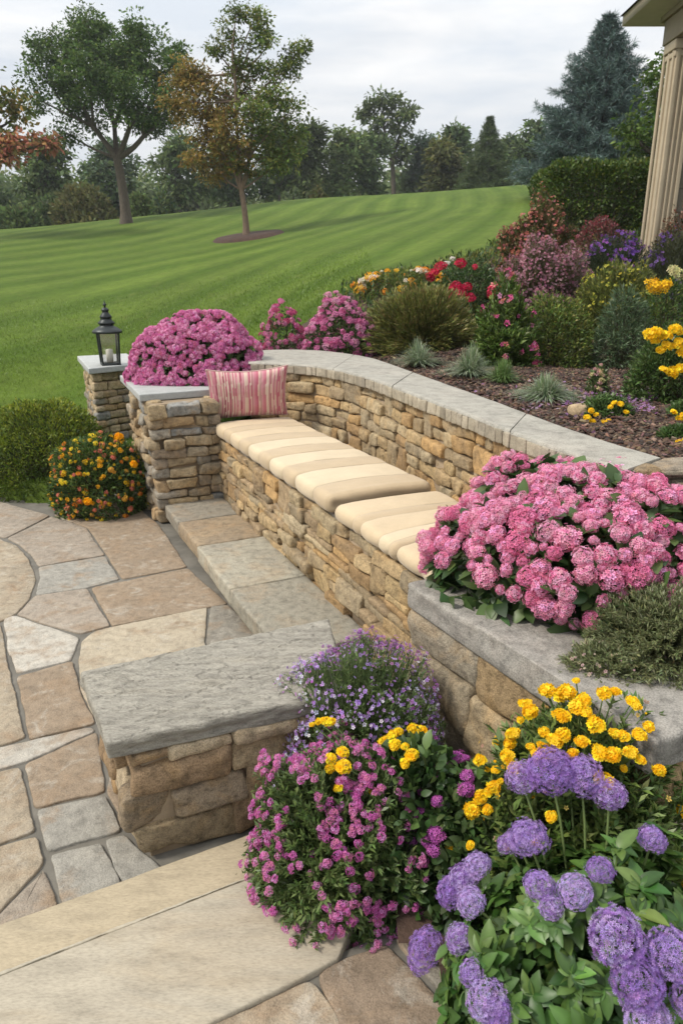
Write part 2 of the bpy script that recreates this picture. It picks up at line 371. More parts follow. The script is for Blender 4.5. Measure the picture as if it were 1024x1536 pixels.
base = mixc(nt, base, ramp(nt, noise(nt, co, .35, 5, .6), [(.35, .8), (.65, 1.)]), 1., 'MULTIPLY')
base = mixc(nt, base, ramp(nt, noise(nt, co, 5, 8, .75), [(.35, .72), (.62, 1.)]), 1., 'MULTIPLY')
base = mixc(nt, base, (.16, .17, .045, 1), mixc(nt, ramp(nt, noise(nt, co, 2.2, 6, .7), [(.55, 0.), (.8, 1.)]), (.5,)*3, 1., 'MULTIPLY'))
nt.links.new(base, p.inputs['Base Color']); p.inputs['Roughness'].default_value = .85; p.inputs['Specular IOR Level'].default_value = .15
b = bump(nt, noise(nt, geoco(nt, (1, 1, 1)), 45, 6, .8), .03, .7); b = bump(nt, noise(nt, co, 9, 4, .6), .03, .4, b); nt.links.new(b, p.inputs['Normal'])
structure('lawn', a, M_LAWN)

# blades of grass on the near lawn
rg = np.random.default_rng(1); n = 420000
gy_ = 5.6+9.5*rg.random(n)**1.25; gxx = -11+11.5*rg.random(n)
keep = (~inpoly(gxx, gy_, HARD)) & (~inpoly(gxx, gy_, BED)) & (gxx > -.56*gy_-.6) & (rg.random(n) < np.clip((15.5-gy_)/8, 0, 1))
gxx, gy_ = gxx[keep], gy_[keep]; m = len(gxx)
pos = np.stack([gxx, gy_, tz(gxx, gy_)], 1); d = unit(np.stack([rg.normal(0, .45, m), rg.normal(0, .45, m), np.ones(m)], 1))
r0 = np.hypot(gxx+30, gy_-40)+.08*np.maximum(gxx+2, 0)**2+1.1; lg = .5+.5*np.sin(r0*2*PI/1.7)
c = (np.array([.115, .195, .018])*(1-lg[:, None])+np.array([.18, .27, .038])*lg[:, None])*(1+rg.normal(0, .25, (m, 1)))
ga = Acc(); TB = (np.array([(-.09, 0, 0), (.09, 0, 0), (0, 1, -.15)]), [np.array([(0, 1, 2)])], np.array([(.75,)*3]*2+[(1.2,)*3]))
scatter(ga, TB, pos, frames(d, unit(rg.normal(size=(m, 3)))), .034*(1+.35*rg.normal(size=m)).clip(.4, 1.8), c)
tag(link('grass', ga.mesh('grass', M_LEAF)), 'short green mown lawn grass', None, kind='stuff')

# bed of bark mulch behind the long wall
def sheet(poly, zf, step, dz, xr, yr):
    X, Y = np.meshgrid(np.arange(*xr, step), np.arange(*yr, step), indexing='ij'); ins = inpoly(X, Y, poly)
    Z = zf(X, Y)+dz; i = np.arange(X.size).reshape(X.shape); k = ins[:-1, :-1] | ins[1:, 1:] | ins[1:, :-1] | ins[:-1, 1:]
    q = np.stack([i[:-1, :-1], i[1:, :-1], i[1:, 1:], i[:-1, 1:]], -1)[k]
    us, inv = np.unique(q, return_inverse=True); return np.stack([X, Y, Z], -1).reshape(-1, 3)[us], inv.reshape(-1, 4)
M_SOIL = m_plain('mulch_soil', (.055, .032, .022), .95, bumpsc=60, bd=.02, var=.4)
def bz(X, Y):
    z = tz(X, Y); return z+.05+.012*vnoise(np.stack([X*6, Y*6, X*0], -1), 4)
V, Fq = sheet(BED, bz, .07, 0, (-1.6, 9), (2.7, 17)); a = Acc(); a.add(V, Fq, (.05, .03, .02)); structure('soil', a, M_SOIL)
def chips(n, x0, x1, y0, y1, poly, zf, dz, seed, s=.022):
    rg = np.random.default_rng(seed); x = rg.uniform(x0, x1, n); y = y0+(y1-y0)*rg.random(n)**1.5
    k = inpoly(x, y, poly); x, y = x[k], y[k]; m = len(x); U, Fq = cubegrid((-1, 1), (-1, 1), (-1, 1))
    sz = np.stack([s*rg.uniform(.25, .7, m), s*rg.uniform(.6, 1.8, m)*.8, s*rg.uniform(.08, .25, m)], 1)
    a = Acc(); nn = unit(np.stack([rg.normal(0, .4, m), rg.normal(0, .4, m), np.ones(m)], 1))
    scatter(a, (U, [Fq], np.ones((8, 3))), np.stack([x, y, zf(x, y)+dz+rg.uniform(0, .012, m)], 1), frames_n(nn, rg), sz,
            pick(rg, [(.075, .04, .026), (.05, .028, .02), (.11, .062, .04), (.03, .018, .013), (.15, .10, .07)], m, .3)); return a
M_CHIP = m_plain('bark_chip', (.1, .06, .04), .9, usecol=True, var=.2)
a = chips(120000, -1.3, 5, 2.6, 8.5, BED, bz, .002, 5, .015); tag(link('mulch', a.mesh('mulch', M_CHIP, smooth=False)), 'dark brown bark mulch covering the raised bed', kind='stuff')
# ring of mulch under the young tree
c0 = PD(372, 357, 24); th = np.linspace(0, 2*PI, 33)[:-1]; a = Acc(); V = []
for k, r in enumerate((0, .5, .9, 1.05)):
    x = c0[0]+1.15*r*np.cos(th)*(1+.06*np.sin(3*th)); y = c0[1]+1.1*r*np.sin(th); V.append(np.stack([x, y, tz(x, y)+(.12, .11, .07, -.05)[k]], 1))
i = np.arange(3)[:, None]*32; j = np.arange(32)[None]; a.add(np.concatenate(V), np.stack([i+j, i+(j+1) % 32, i+32+(j+1) % 32, i+32+j], -1).reshape(-1, 4))
M_RING = m_plain('mulch_ring', (.05, .026, .017), .95, bumpsc=30, bd=.03, var=.35)
structure('tree_ring_soil', a, M_RING)

# ------------------------------------------------------------------ paving
def resample(P, d):
    P = np.asarray(P, float); out = []; corner = []
    for i in range(len(P)):
        A, Bq = P[i], P[(i+1) % len(P)]; n = max(1, int(np.linalg.norm(Bq-A)/d))
        for k in range(n): out.append(A+(Bq-A)*k/n)
    return np.array(out)
def flag(acc, poly, zt, th, col, seed, gap=.0005, r=.005, wob=.006, und=.003):
    P = np.asarray(poly, float)
    ar = .5*np.sum(P[:, 0]*np.roll(P[:, 1], -1)-np.roll(P[:, 0], -1)*P[:, 1])
    if ar < 0: P = P[::-1]
    P = resample(P, .02); P = P*.5+(np.roll(P, 1, 0)+np.roll(P, -1, 0))*.25; P = P+.0025*np.stack([vnoise(np.c_[P*45, P[:, 0]*0+seed], 3), vnoise(np.c_[P*45, P[:, 0]*0+seed], 8)], 1)
    t = np.roll(P, -1, 0)-np.roll(P, 1, 0); nn = unit(np.stack([t[:, 1], -t[:, 0]], 1))
    P = P-nn*gap+nn*(wob*vnoise(np.concatenate([P*9, np.full((len(P), 1), seed*3.1)], 1), seed))[:, None]
    c = P.mean(0); n = len(P); rings = [(P, zt-th), (P, zt-r), (P-nn*r*.3, zt-r*.3), (P-nn*r, zt)]
    base = P-nn*r; 
    for f in (.88, .72, .5, .25): rings.append((c+(base-c)*f, zt))
    V = []
    for k, (R, z) in enumerate(rings):
        zz = z+(und*fbm(np.concatenate([R*6, np.full((n, 1), seed*1.7)], 1), seed) if k > 2 else und*vnoise(np.concatenate([R*6, np.full((n, 1), seed*1.7)], 1), seed)*(k > 0))
        V.append(np.concatenate([R, np.broadcast_to(zz, (n,))[:, None]], 1))
    V.append(np.array([[c[0], c[1], zt]]))
    i = np.arange(len(rings)-1)[:, None]*n; j = np.arange(n)[None]
    q = np.stack([i+j, i+(j+1) % n, i+n+(j+1) % n, i+n+j], -1).reshape(-1, 4)
    l = (len(rings)-1)*n; tri = np.stack([l+np.arange(n), l+(np.arange(n)+1) % n, np.full(n, l+n)], 1)
    V = np.concatenate(V); C = np.clip(np.asarray(col)*(1+.10*fbm(V*4, seed+2))[:, None], 0, 1); acc.add(V, [q, tri], C)
CR = dict(tan=(.34, .285, .21), rust=(.265, .205, .145), gray=(.285, .27, .235), cream=(.39, .335, .25), white=(.43, .40, .345), brown=(.23, .175, .125), pink=(.295, .25, .20), dark=(.22, .2, .165))
FL = [ # traced outlines in the photograph, laid on the patio plane
 ('tan', [(-260, 790), (-80, 797), (0, 808), (25, 818), (45, 840), (54, 868), (46, 897), (25, 920), (0, 932), (-260, 960)]),
 ('pink', [(-200, 742), (-20, 747), (0, 752), (76, 773), (10, 806), (-20, 802), (-200, 795)]),
 ('pink', [(12, 807), (78, 774), (130, 792), (157, 832), (58, 849), (47, 832), (30, 817)]),
 ('gray', [(58, 850), (157, 834), (180, 868), (130, 881), (54, 892), (60, 868)]),
 ('rust', [(80, 773), (120, 757), (210, 763), (240, 788), (281, 850), (183, 868), (160, 832), (132, 791)]),
 ('rust', [(137, 881), (281, 852), (325, 890), (341, 905), (168, 938)]),
 ('pink', [(25, 921), (53, 893), (131, 882), (165, 938), (120, 950), (60, 933)]),
 ('white', [(6, 928), (22, 922), (60, 935), (119, 956), (108, 990), (25, 1009), (12, 975)]),
 ('cream', [(118, 990), (123, 962), (145, 945), (235, 926), (312, 910), (306, 962), (330, 1020), (280, 1090), (160, 1100), (142, 1078), (120, 1030)]),
 ('dark', [(315, 909), (342, 906), (385, 945), (440, 1010), (330, 1015), (309, 962)]),
 ('rust', [(26, 1014), (109, 991), (119, 1032), (143, 1084), (45, 1109)]),
 ('tan', [(-260, 965), (-60, 950), (0, 935), (12, 990), (37, 1105), (0, 1117), (-260, 1165)]),
 ('white', [(-260, 1178), (0, 1121), (110, 1096), (138, 1089), (144, 1095), (38, 1143), (0, 1152), (-260, 1200)]),
 ('rust', [(37, 1146), (146, 1096), (158, 1187), (53, 1211)]),
 ('tan', [(-200, 1205), (0, 1157), (30, 1150), (54, 1246), (0, 1265), (-200, 1320)]),
 ('gray', [(55, 1214), (159, 1190), (184, 1246), (72, 1276)]),
 ('tan', [(-200, 1330), (0, 1268), (57, 1252), (66, 1293), (0, 1365), (-60, 1430), (-200, 1480)]),
 ('gray', [(74, 1282), (152, 1262), (178, 1315), (186, 1330), (95, 1362)]),
 ('pink', [(-40, 1412), (0, 1370), (67, 1301), (90, 1360), (40, 1390), (-30, 1440)]),
 ('gray', [(155, 1259), (188, 1249), (240, 1300), (240, 1330), (188, 1330)]),
 ('rust', [(160, 1104), (285, 1092), (330, 1180), (270, 1230), (188, 1240), (162, 1190)]),
 ('tan', [(122, 756), (150, 745), (235, 752), (236, 765), (210, 762)]),
 ('pink', [(-700, 742), (-210, 742), (-210, 795), (-270, 792), (-270, 960), (-600, 1000)])]
a = Acc()
for k, (cn, pp) in enumerate(FL): flag(a, [W(x, y, 0) for x, y in pp], 0.0, .05, CR[cn], 10+k)
structure('patio_paving', a, M_FLAG)
ZL = .10
FL2 = [('tan', [(300, 1545), (325, 1533), (468, 1467), (506, 1519), (520, 1580), (400, 1700)]), ('brown', [(474, 1461), (520, 1437), (580, 1412), (700, 1545), (640, 1620), (530, 1580)]),
       ('dark', [(590, 1408), (680, 1370), (860, 1500), (800, 1600), (712, 1545)])]
a = Acc()
for k, (cn, pp) in enumerate(FL2): flag(a, [W(x, y, ZL) for x, y in pp], ZL, .05, CR[cn], 50+k)
structure('landing_paving', a, M_FLAG)
a = Acc(); hexblock(a, [(-9, -3), (4, -3), (4, 6.2), (-9, 6.2)], -.13, -.010, .01, (30, 30, 1), .002, 3, (.1, .1, .09)); structure('ground', a, M_JOINT)
# tread strip and wide landing slab
def wl(pp, z): return [W(x, y, z) for x, y in pp]
a = Acc(); hexblock(a, [W(-330, 1586, ZL), W(560, 1253, ZL), W(560, 1182, ZL), W(-330, 1504, ZL)], -.06, ZL, .012, (60, 14, 3), .0025, 9, (.37, .31, .215), 3, edge=.004)
structure('tread_paving', a, M_TREAD)
a = Acc(); hexblock(a, [W(-300, 1845, ZL+.012), W(508, 1437, ZL+.012), W(590, 1232, ZL+.012), W(-330, 1590, ZL+.012)], -.06, ZL+.012, .010, (60, 20, 3), .002, 9, (.36, .32, .25), 4, edge=.003)
structure('landing_slab', a, M_TREAD)
a = Acc(); sA, sB = np.array(W(-330, 1591, ZL)), np.array(W(590, 1234, ZL)); dS = unit(sB-sA); nS = np.array([-dS[1], dS[0]])*.003; hexblock(a, [sA-nS, sB-nS, sB+nS, sA+nS], .06, ZL+.007, .002, (240, 2, 2), .004, 60, (.38, .345, .27), 8, edge=.012); structure('joint_mortar', a, M_TREAD)
a = Acc(); c4 = [W(200, 1800, ZL-.012), W(1300, 1800, ZL-.012), W(1000, 1220, ZL-.012), W(480, 1440, ZL-.012)]; hexblock(a, c4, -.05, ZL-.012, .01, (20, 20, 1), .003, 9, (.1, .1, .09)); structure('landing_ground', a, M_JOINT)

# ------------------------------------------------------------------ stone walls
SC = [(.46, .355, .215), (.42, .32, .20), (.50, .385, .24), (.37, .295, .20), (.40, .34, .25), (.31, .25, .175), (.48, .325, .17), (.37, .255, .145), (.44, .365, .255), (.34, .285, .21)]
SC = [(a*1.05, b*1.0, c_*.88) for a, b, c_ in SC]
def layout(L, Hh, ch, wmin, wmax, rg, big=.18):
    rows = []; z = 0
    while z < Hh-.02:
        h = rg.uniform(*ch)
        if z+h > Hh-.03: h = Hh-z
        rows.append((z, z+h)); z += h
    blocked = []; out = []
    for ri, (za, zb) in enumerate(rows):
        u = -rg.uniform(0, wmin)*0; edges = []
        while u < L-1e-6:
            hit = [b for b in blocked if b[2] == ri and b[0] <= u+1e-6 < b[1]]
            if hit: u = hit[0][1]; continue
            nxt = min([b[0] for b in blocked if b[2] == ri and b[0] > u+1e-6]+[L]); w = rg.uniform(wmin, wmax)*(1.0 if zb-za > .05 else 1.2)
            e = u+w
            if e > nxt-wmin*.6: e = nxt
            top = zb
            if rg.random() < big and ri+1 < len(rows) and e-u < wmax*1.1: top = rows[ri+1][1]; blocked.append((u, e, ri+1))
            out.append((u, e, za, top)); u = e
    return out
def path_eval(P, closed=False):
    P = np.asarray(P, float); s = np.concatenate([[0], np.cumsum(np.linalg.norm(np.diff(P, axis=0), axis=1))])
    def f(u):
        x = np.interp(u, s, P[:, 0]); y = np.interp(u, s, P[:, 1]); return np.array([x, y])
    return f, s[-1]
def stonework(acc, P, z0, z1, seed, ch=(.05, .11), wm=(.10, .28), side=1, depth=.07, gap=.006, out=.0, cols=SC, big=.18, rough=.007, warp=.14, prot=.012, r=.02):
    """stones along path P, outer face on the right hand side when side=1"""
    rg = np.random.default_rng(seed); f, L = path_eval(P)
    for k, (ua, ub, za, zb) in enumerate(layout(L, z1-z0, ch, wm[0], wm[1], rg, big)):
        um = (ua+ub)/2; t = unit(f(min(L, um+.03))-f(max(0, um-.03))); nn = np.array([t[1], -t[0]])*side
        c2 = f(um)+nn*(out-depth/2+rg.normal(0, prot*.5)); hz = (zb-za)/2-gap; hu = (ub-ua)/2-gap
        rot = rg.normal(0, .02); ax = np.array([[t[0], t[1], rot], [nn[0], nn[1], 0], [-t[0]*rot, -t[1]*rot, 1.]])
        stone(acc, (c2[0], c2[1], z0+(za+zb)/2), (hu, depth/2+.015, hz), ax, min(r, hz*.7), np.array(cols[rg.integers(len(cols))])*rg.uniform(.85, 1.12), seed*1000+k, rough, warp)
def strip(acc, P, z0, z1, off, thick, side=1, col=(.1, .1, .1)):
    P = np.asarray(P, float); t = unit(np.gradient(P, axis=0)); nn = np.stack([t[:, 1], -t[:, 0]], 1)*side
    A, Bq = P+nn*off, P+nn*(off-thick); n = len(P)
    V = np.concatenate([np.c_[A, np.full(n, z0)], np.c_[A, np.full(n, z1)], np.c_[Bq, np.full(n, z1)], np.c_[Bq, np.full(n, z0)]])
    q = []
    for i in range(n-1):
        for k in range(4): a, b = k*n+i, ((k+1) % 4)*n+i; q.append((a, a+1, b+1, b))
    q += [(0, n, 2*n, 3*n), (n-1, 4*n-1, 3*n-1, 2*n-1)]
    acc.add(V, np.array(q), col)
def densify(P, d=.08):
    f, L = path_eval(P); return np.array([f(u) for u in np.linspace(0, L, max(2, int(L/d)))])
def smoothp(P, k=3):
    P = densify(P, .06)
    for _ in range(k*4): P[1:-1] = (P[:-2]+2*P[1:-1]+P[2:])/4
    return P

# long retaining wall behind the bench
tw = thing('retaining_wall', 'long curving fieldstone retaining wall with pale grey coping behind the bench', 'wall', (WP[6][0], WP[6][1], 0))
pf = smoothp(WP); pr = smoothp(WR)
tt = unit(np.gradient(pf, axis=0)); nn = np.stack([tt[:, 1], -tt[:, 0]], 1)      # travelling to the camera: right hand = patio side
face = pf-nn*.03
a = Acc(); stonework(a, face, .05, ZC-.075, 11, ch=(.05, .105), wm=(.10, .27), side=1, big=.13, out=-.005, r=.017, warp=.26, rough=.009, prot=.022, gap=.002)
endp = [tuple(face[-1]), (face[-1][0]+.35, face[-1][1]+.0), (WEND[0]-.05, WEND[1]), (WEND[0]+1.0, WEND[1]+.12)]
EC = [(.33, .27, .19), (.30, .25, .18), (.36, .30, .22), (.27, .23, .17), (.32, .24, .15)]
stonework(a, densify(endp, .1), .3, ZC+.0, 12, ch=(.07, .12), wm=(.07, .14), side=1, cols=EC, r=.05, warp=.35, rough=.008, big=.2, out=.0)
part('stonework', a, M_WALL, tw)
a = Acc(); strip(a, face, -.1, ZC-.06, -.022, .22); strip(a, densify(endp, .1), .2, ZC-.02, -.04, .2); part('mortar', a, M_MORTAR, tw)
# coping: swept slab with a hammered lip, cut into lengths
def sweep(acc, A, Bq, z1, th, col, u0, u1, seed, jag=.006):
    n = max(6, int((u1-u0)*len(A))); us = np.linspace(u0, u1, n)*(len(A)-1)
    def at(P, u): i = np.minimum(u.astype(int), len(P)-2); f = (u-i)[:, None]; return P[i]*(1-f)+P[i+1]*f
    a_, b_ = at(A, us), at(Bq, us); w = b_-a_; wl_ = np.linalg.norm(w, axis=1, keepdims=True); wn = w/wl_
    prof = [(0, -th), (-.001, -th*.5), (0, -.010), (.003, -.003), (.010, 0)]; V = []
    for e, z in prof: V.append(np.c_[a_+wn*e, np.full(n, z1+z)])
    for f in np.linspace(.08, .92, 9): V.append(np.c_[a_+w*f, np.full(n, z1)])
    for e, z in prof[::-1]: V.append(np.c_[b_-wn*e, np.full(n, z1+z)])
    V = np.stack(V); m = V.shape[0]
    j = jag*fbm(V.reshape(-1, 3)*np.array([16, 16, 20]), seed).reshape(m, n); V[:5, :, :2] += (-wn[None]*j[:5, :, None]); V[..., 2] += .0025*fbm(V.reshape(-1, 3)*9, seed+1).reshape(m, n)
    V = V.reshape(-1, 3); i = np.arange(m-1)[:, None]*n; k = np.arange(n-1)[None]
    q = np.stack([i+k, i+k+1, i+n+k+1, i+n+k], -1).reshape(-1, 4)
    caps = []
    for c in (0, n-1): caps.append([r*n+c for r in range(m)])
    acc.add(V, q, np.clip(np.asarray(col)*(1+.05*fbm(V*3, seed+2))[:, None], 0, 1))
    for c, idc in enumerate(caps):
        P = V[idc]; ctr = P.mean(0); ctr[2] = z1-th/2; PP = np.concatenate([P, [ctr]]); tri = np.array([(i, (i+1) % m, m) for i in range(m)]); acc.add(PP, tri, col)
m_ = min(len(pf), len(pr)); A_ = densify(pf, .05); B_ = densify(pr, .05)
kk = 140
def res(P, n): f, L = path_eval(P); return np.array([f(u) for u in np.linspace(0, L, n)])
def split_at(P, i0): return P
A_ = np.concatenate([res(pf[:max(2, int(len(pf)*1))], kk)]); 
ia = [int(np.argmin(np.linalg.norm(pf-np.array(w), axis=1))) for w in WP]; ib = [int(np.argmin(np.linalg.norm(pr-np.array(w), axis=1))) for w in WR]
AA, BB = [], []
for i in range(len(WP)-1):
    k = 14; AA.append(res(pf[ia[i]:ia[i+1]+1], k)[:-1]); BB.append(res(pr[ib[i]:ib[i+1]+1], k)[:-1])
AA.append(pf[-1:]); BB.append(pr[-1:]); AA = np.concatenate(AA); BB = np.concatenate(BB)
a = Acc()
cuts = [0, .33, .545, .80, 1.0]
for i in range(len(cuts)-1): sweep(a, AA, BB, ZC, .016, (.325, .31, .27), cuts[i]+.001, cuts[i+1]-.001, 20+i)
part('coping', a, M_COPING, tw)
# row of small upright edge blocks under the lip
a = Acc(); rg = np.random.default_rng(4); f, L = path_eval(pf); u = .02; k = 0
while u < L-.02:
    w = rg.uniform(.042, .075)*(1 if rg.random() < .9 else 1.8); um = u+w/2; t = unit(f(min(L, um+.03))-f(um-.03 if um > .03 else 0)); nv = np.array([t[1], -t[0]]); c2 = f(um)-nv*(.037+rg.normal(0, .0015))
    ax = np.array([[t[0], t[1], 0], [nv[0], nv[1], 0], [0, 0, 1.]]); stone(a, (c2[0], c2[1], ZC-.047), (w/2-.0014, .04, .0335), ax, .007, np.array((.34, .30, .23))*rg.uniform(.72, 1.15), 7000+k, .0025, .10); u += w; k += 1
part('edge_blocks', a, M_COPING, tw)
# wall end: rough stone crust on top
a = Acc(); hexblock(a, [(face[-1][0]+.0, face[-1][1]-.0), (WEND[0]+1, WEND[1]+.12), (WEND[0]+1, WEND[1]+.42), (WR[-1][0]+.0, WR[-1][1]+.0)], ZC-.05, ZC-.002, .02, (30, 12, 2), .012, 9, (.31, .26, .20), 8); part('end_coping', a, M_WALL, tw)

# bench: low stone front carrying the seat
b0 = .13; b1 = 3.50; q0 = -.0
tb = thing('stone_bench', 'built-in fieldstone bench running along the curved wall under two cushions', 'bench', B(1.8, .3)+(0,))
a = Acc(); BP = densify([B(b0, q0), B(b1, q0)], .1)
stonework(a, BP, .0, .615, 31, ch=(.04, .085), wm=(.11, .33), side=1, big=.12, warp=.3, rough=.010, prot=.022, out=.0, gap=.0015, r=.013, cols=SC+[(.38, .28, .17)]*3)
part('stonework', a, M_WALL, tb)
a = Acc(); strip(a, BP, -.1, .60, -.02, .67); part('core', a, M_MORTAR, tb)
a = Acc(); hexblock(a, [B(b1, .02), B(b0, .02), B(b0, .70), B(b1, .70)], .602, .628, .006, (40, 10, 1), .002, 9, (.27, .24, .2), 5); part('seat_slab', a, M_STEP, tb)
# foot slabs
tst = thing('stone_ledge', 'low foot ledge of four rough slabs along the bench front', 'ledge', B(1.2, -.25)+(0,))
for i, (sa, sb, c) in enumerate([(.10, .69, (.25, .225, .18)), (.69, 1.22, (.29, .225, .15)), (1.22, 1.97, (.34, .315, .25)), (1.97, 2.80, (.27, .25, .20))]):
    a = Acc(); hexblock(a, [B(sb-.004, -.47+.012*(i % 2)), B(sb-.004, .0), B(sa+.004, .0), B(sa+.004, -.47)], .035, .145, .014, (22, 20, 4), .004, 8, c, 60+i, edge=.010)
    part('slab', a, M_STEP, tst)
a = Acc(); hexblock(a, [B(2.8, -.43), B(2.8, -.02), B(.12, -.02), B(.12, -.43)], -.05, .05, .005, (30, 6, 2), .006, 14, (.11, .085, .06), 5); part('bedding', a, M_MORTAR, tst)

# ------------------------------------------------------------------ piers
def pier(t, c4, z0, z1, seed, ch, wm, cap_z, cap_c4, cap_mat, cap_col, r=.014, cedge=.002, camp=.0015, cols=SC, big=.12, capn=(24, 24, 4), depth=.09, warp=.16, rr=.018, disp=None, rough=.007, prot=.012):
    """c4 counter clockwise corners of the body"""
    a = Acc(); c4 = np.asarray(c4, float); rg = np.random.default_rng(seed); rows = []; z = 0; Hh = z1-z0
    while z < Hh-.01:
        h = rg.uniform(*ch)
        if z+h > Hh-ch[0]*.7: h = Hh-z
        rows.append((z, z+h)); z += h
    k = 0
    for ri, (za, zb) in enumerate(rows):
        for i in range(4):
            A, Bq = c4[i], c4[(i+1) % 4]; L = np.linalg.norm(Bq-A); t_ = (Bq-A)/L; nv = np.array([t_[1], -t_[0]])
            d0 = depth if (ri+i) % 2 else 0; d1 = depth if (ri+i+1) % 2 == 0 else 0; d1 = d0
            u = d0; us = []
            while u < L-d1-1e-6:
                e = u+rg.uniform(*wm)
                if e > L-d1-wm[0]*.7: e = L-d1
                us.append((u, e)); u = e
            for ua, ub in us:
                pr_ = rg.normal(0, prot*.5); c2 = A+t_*(ua+ub)/2-nv*(depth/2-pr_); hz = (zb-za)/2-.003; hu = (ub-ua)/2-.003
                ax = np.array([[t_[0], t_[1], 0], [nv[0], nv[1], 0], [0, 0, 1.]])
                stone(a, (c2[0], c2[1], z0+(za+zb)/2), (hu, depth/2+.004, hz), ax, min(rr, hz*.6), np.array(cols[rg.integers(len(cols))])*rg.uniform(.85, 1.12), seed*991+k, rough, warp); k += 1
    part('stonework', a, M_WALL, t)
    c = c4.mean(0); inn = c+(c4-c)*(1-.035/np.linalg.norm(c4[0]-c)*1.5)
    a = Acc(); hexblock(a, inn, z0-.1, z1-.004, .004, (4, 4, 4), .003, 20, (.1, .08, .06)); part('mortar', a, M_MORTAR, t)
    a = Acc(); hexblock(a, cap_c4, cap_z[0], cap_z[1], r, capn, camp, 9, cap_col, seed+5, edge=cedge, disp=disp); part('cap', a, cap_mat, t)

# pier at the head of the bench (carries the far mum)
ca = [W(180, 563, .98), W(209, 592, .98), W(322, 583, .98)]; ca = [np.array(v) for v in ca]
d1_ = ca[0]-ca[1]; cback = ca[2]+d1_*1.0
cc4 = [ca[1], ca[2]+np.array([.03, .0]), cback+np.array([.25, .2]), ca[0]]
tp = thing('stone_pier', 'tall stone pier with cut grey cap under the far pink mum', 'pier', (float(ca[1][0])+.3, float(ca[1][1])+.4, 0))
cen = np.mean(cc4, 0)
bb4 = [np.array(W(238, 786, 0)), np.array(B(.24, .02)), np.array(B(-.75, .02)), np.array(W(206, 744, 0))]
PC = [(.46, .355, .215), (.42, .33, .21), (.34, .28, .195), (.46, .36, .225), (.29, .265, .22), (.27, .265, .245), (.34, .26, .165), (.41, .29, .165), (.34, .30, .24), (.27, .215, .155)]
pier(tp, bb4, 0, .925, 41, (.055, .10), (.12, .27), (.925, .98), cc4, M_BLUE, (.36, .37, .36), r=.007, cols=PC, prot=.024, warp=.38, rough=.011)
# lantern pier
la = [np.array(W(x, y, .93)) for x, y in [(116, 534), (133, 553), (215, 545), (190, 530)]]
tl = thing('stone_pier', 'small stone pier behind the boxwood carrying the lantern', 'pier', (float(la[1][0])+.25, float(la[1][1])+.2, 0))
lc = np.mean(la, 0); lb = [lc+(v-lc)*.86 for v in (la[1], la[2], la[3], la[0])]
pier(tl, lb, -.1, .87, 43, (.06, .10), (.12, .25), (.87, .93), [la[1], la[2], la[3], la[0]], M_BLUE, (.40, .41, .40), r=.007, cols=PC)
# foreground pier with the split slate top
fa = [np.array(v) for v in [(-.71, 1.785), (.02, 2.06), (-.05, 2.60), (-.93, 2.19)]]
tf = thing('stone_pier', 'low foreground stone pier topped by a thick split grey slate slab', 'pier', (-.45, 2.15, 0))
fb = [np.array(W(207, 1296, 0)), np.array(W(207, 1296, 0))+np.array([.66, .285]), np.array([-.10, 2.52]), np.array(W(160, 1170, 0))+np.array([.03, -.0])]
FC = [(.44, .34, .21), (.38, .27, .165), (.41, .34, .235), (.34, .235, .14), (.47, .375, .25), (.43, .28, .14), (.33, .26, .18)]
def slate(V, Nn, u):
    ang = .52; t = V[:, 0]*math.cos(ang)+V[:, 1]*math.sin(ang); n_ = -V[:, 0]*math.sin(ang)+V[:, 1]*math.cos(ang)
    p = np.stack([t*2.2, n_*11, V[:, 2]*18], 1); h = fbm(p, 77, 4); h2 = np.floor((h*1.3+n_*4.5+t*.9)*3)/3-(h*1.3+n_*4.5+t*.9)
    V = V.copy(); V[:, 2] += (.008*h-.020*h2)*np.clip(Nn[:, 2], 0, 1)
    w = np.abs(Nn[:, :2]).max(1); V[:, :2] += Nn[:, :2]*((.012*fbm(np.stack([V[:, 0]*5, V[:, 1]*5, V[:, 2]*30], 1), 78, 3)+.006*vnoise(V*16, 5))*w)[:, None]; return V
pier(tf, fb, 0, .412, 47, (.06, .15), (.11, .34), (.412, .478), fa, M_SLATE, (.385, .36, .305), r=.010, cols=FC, capn=(110, 70, 8), depth=.12, rr=.016, disp=slate, camp=.003, cedge=.004, prot=.028, warp=.30, rough=.012)

# end planter wall with granite coping (carries the near mum)
tr = thing('planter_wall', 'rough granite-capped planter wall at the near end of the bench', 'wall', B(3.9, 0)+(0,))
rp = [B(3.42, .25), B(3.42, -.165), B(4.50, -.09), B(4.50, 1.6)]
GC = [(.42, .30, .165), (.40, .315, .20), (.36, .30, .21), (.38, .33, .25)]
a = Acc(); stonework(a, densify([rp[1], rp[2]], .1), 0, .62, 51, ch=(.17, .26), wm=(.24, .42), side=1, cols=GC, big=.1, r=.032, warp=.2, rough=.012, depth=.14, prot=.03, gap=.001)
stonework(a, densify([rp[0], rp[1]], .1), 0, .62, 52, ch=(.12, .2), wm=(.15, .25), side=1, cols=GC, r=.05, warp=.2, depth=.12)
stonework(a, densify([rp[2], rp[3]], .1), 0, .62, 53, ch=(.12, .2), wm=(.2, .35), side=1, cols=GC, r=.05, warp=.2, depth=.12)
part('stonework', a, M_WALL, tr)
a = Acc(); hexblock(a, [B(4.45, -.04), B(4.45, 1.6), B(3.47, 1.6), B(3.47, -.10)], -.05, .61, .01, (8, 8, 4), .004, 10, (.12, .1, .08)); part('core', a, M_MORTAR, tr)
gt = .72
a = Acc(); hexblock(a, [B(4.52, -.125), B(4.52, .17), B(3.40, .17), W(611, 873, gt)], .615, gt, .012, (60, 26, 6), .005, 12, (.275, .258, .23), 3, edge=.014); part('coping', a, M_GRANITE, tr)
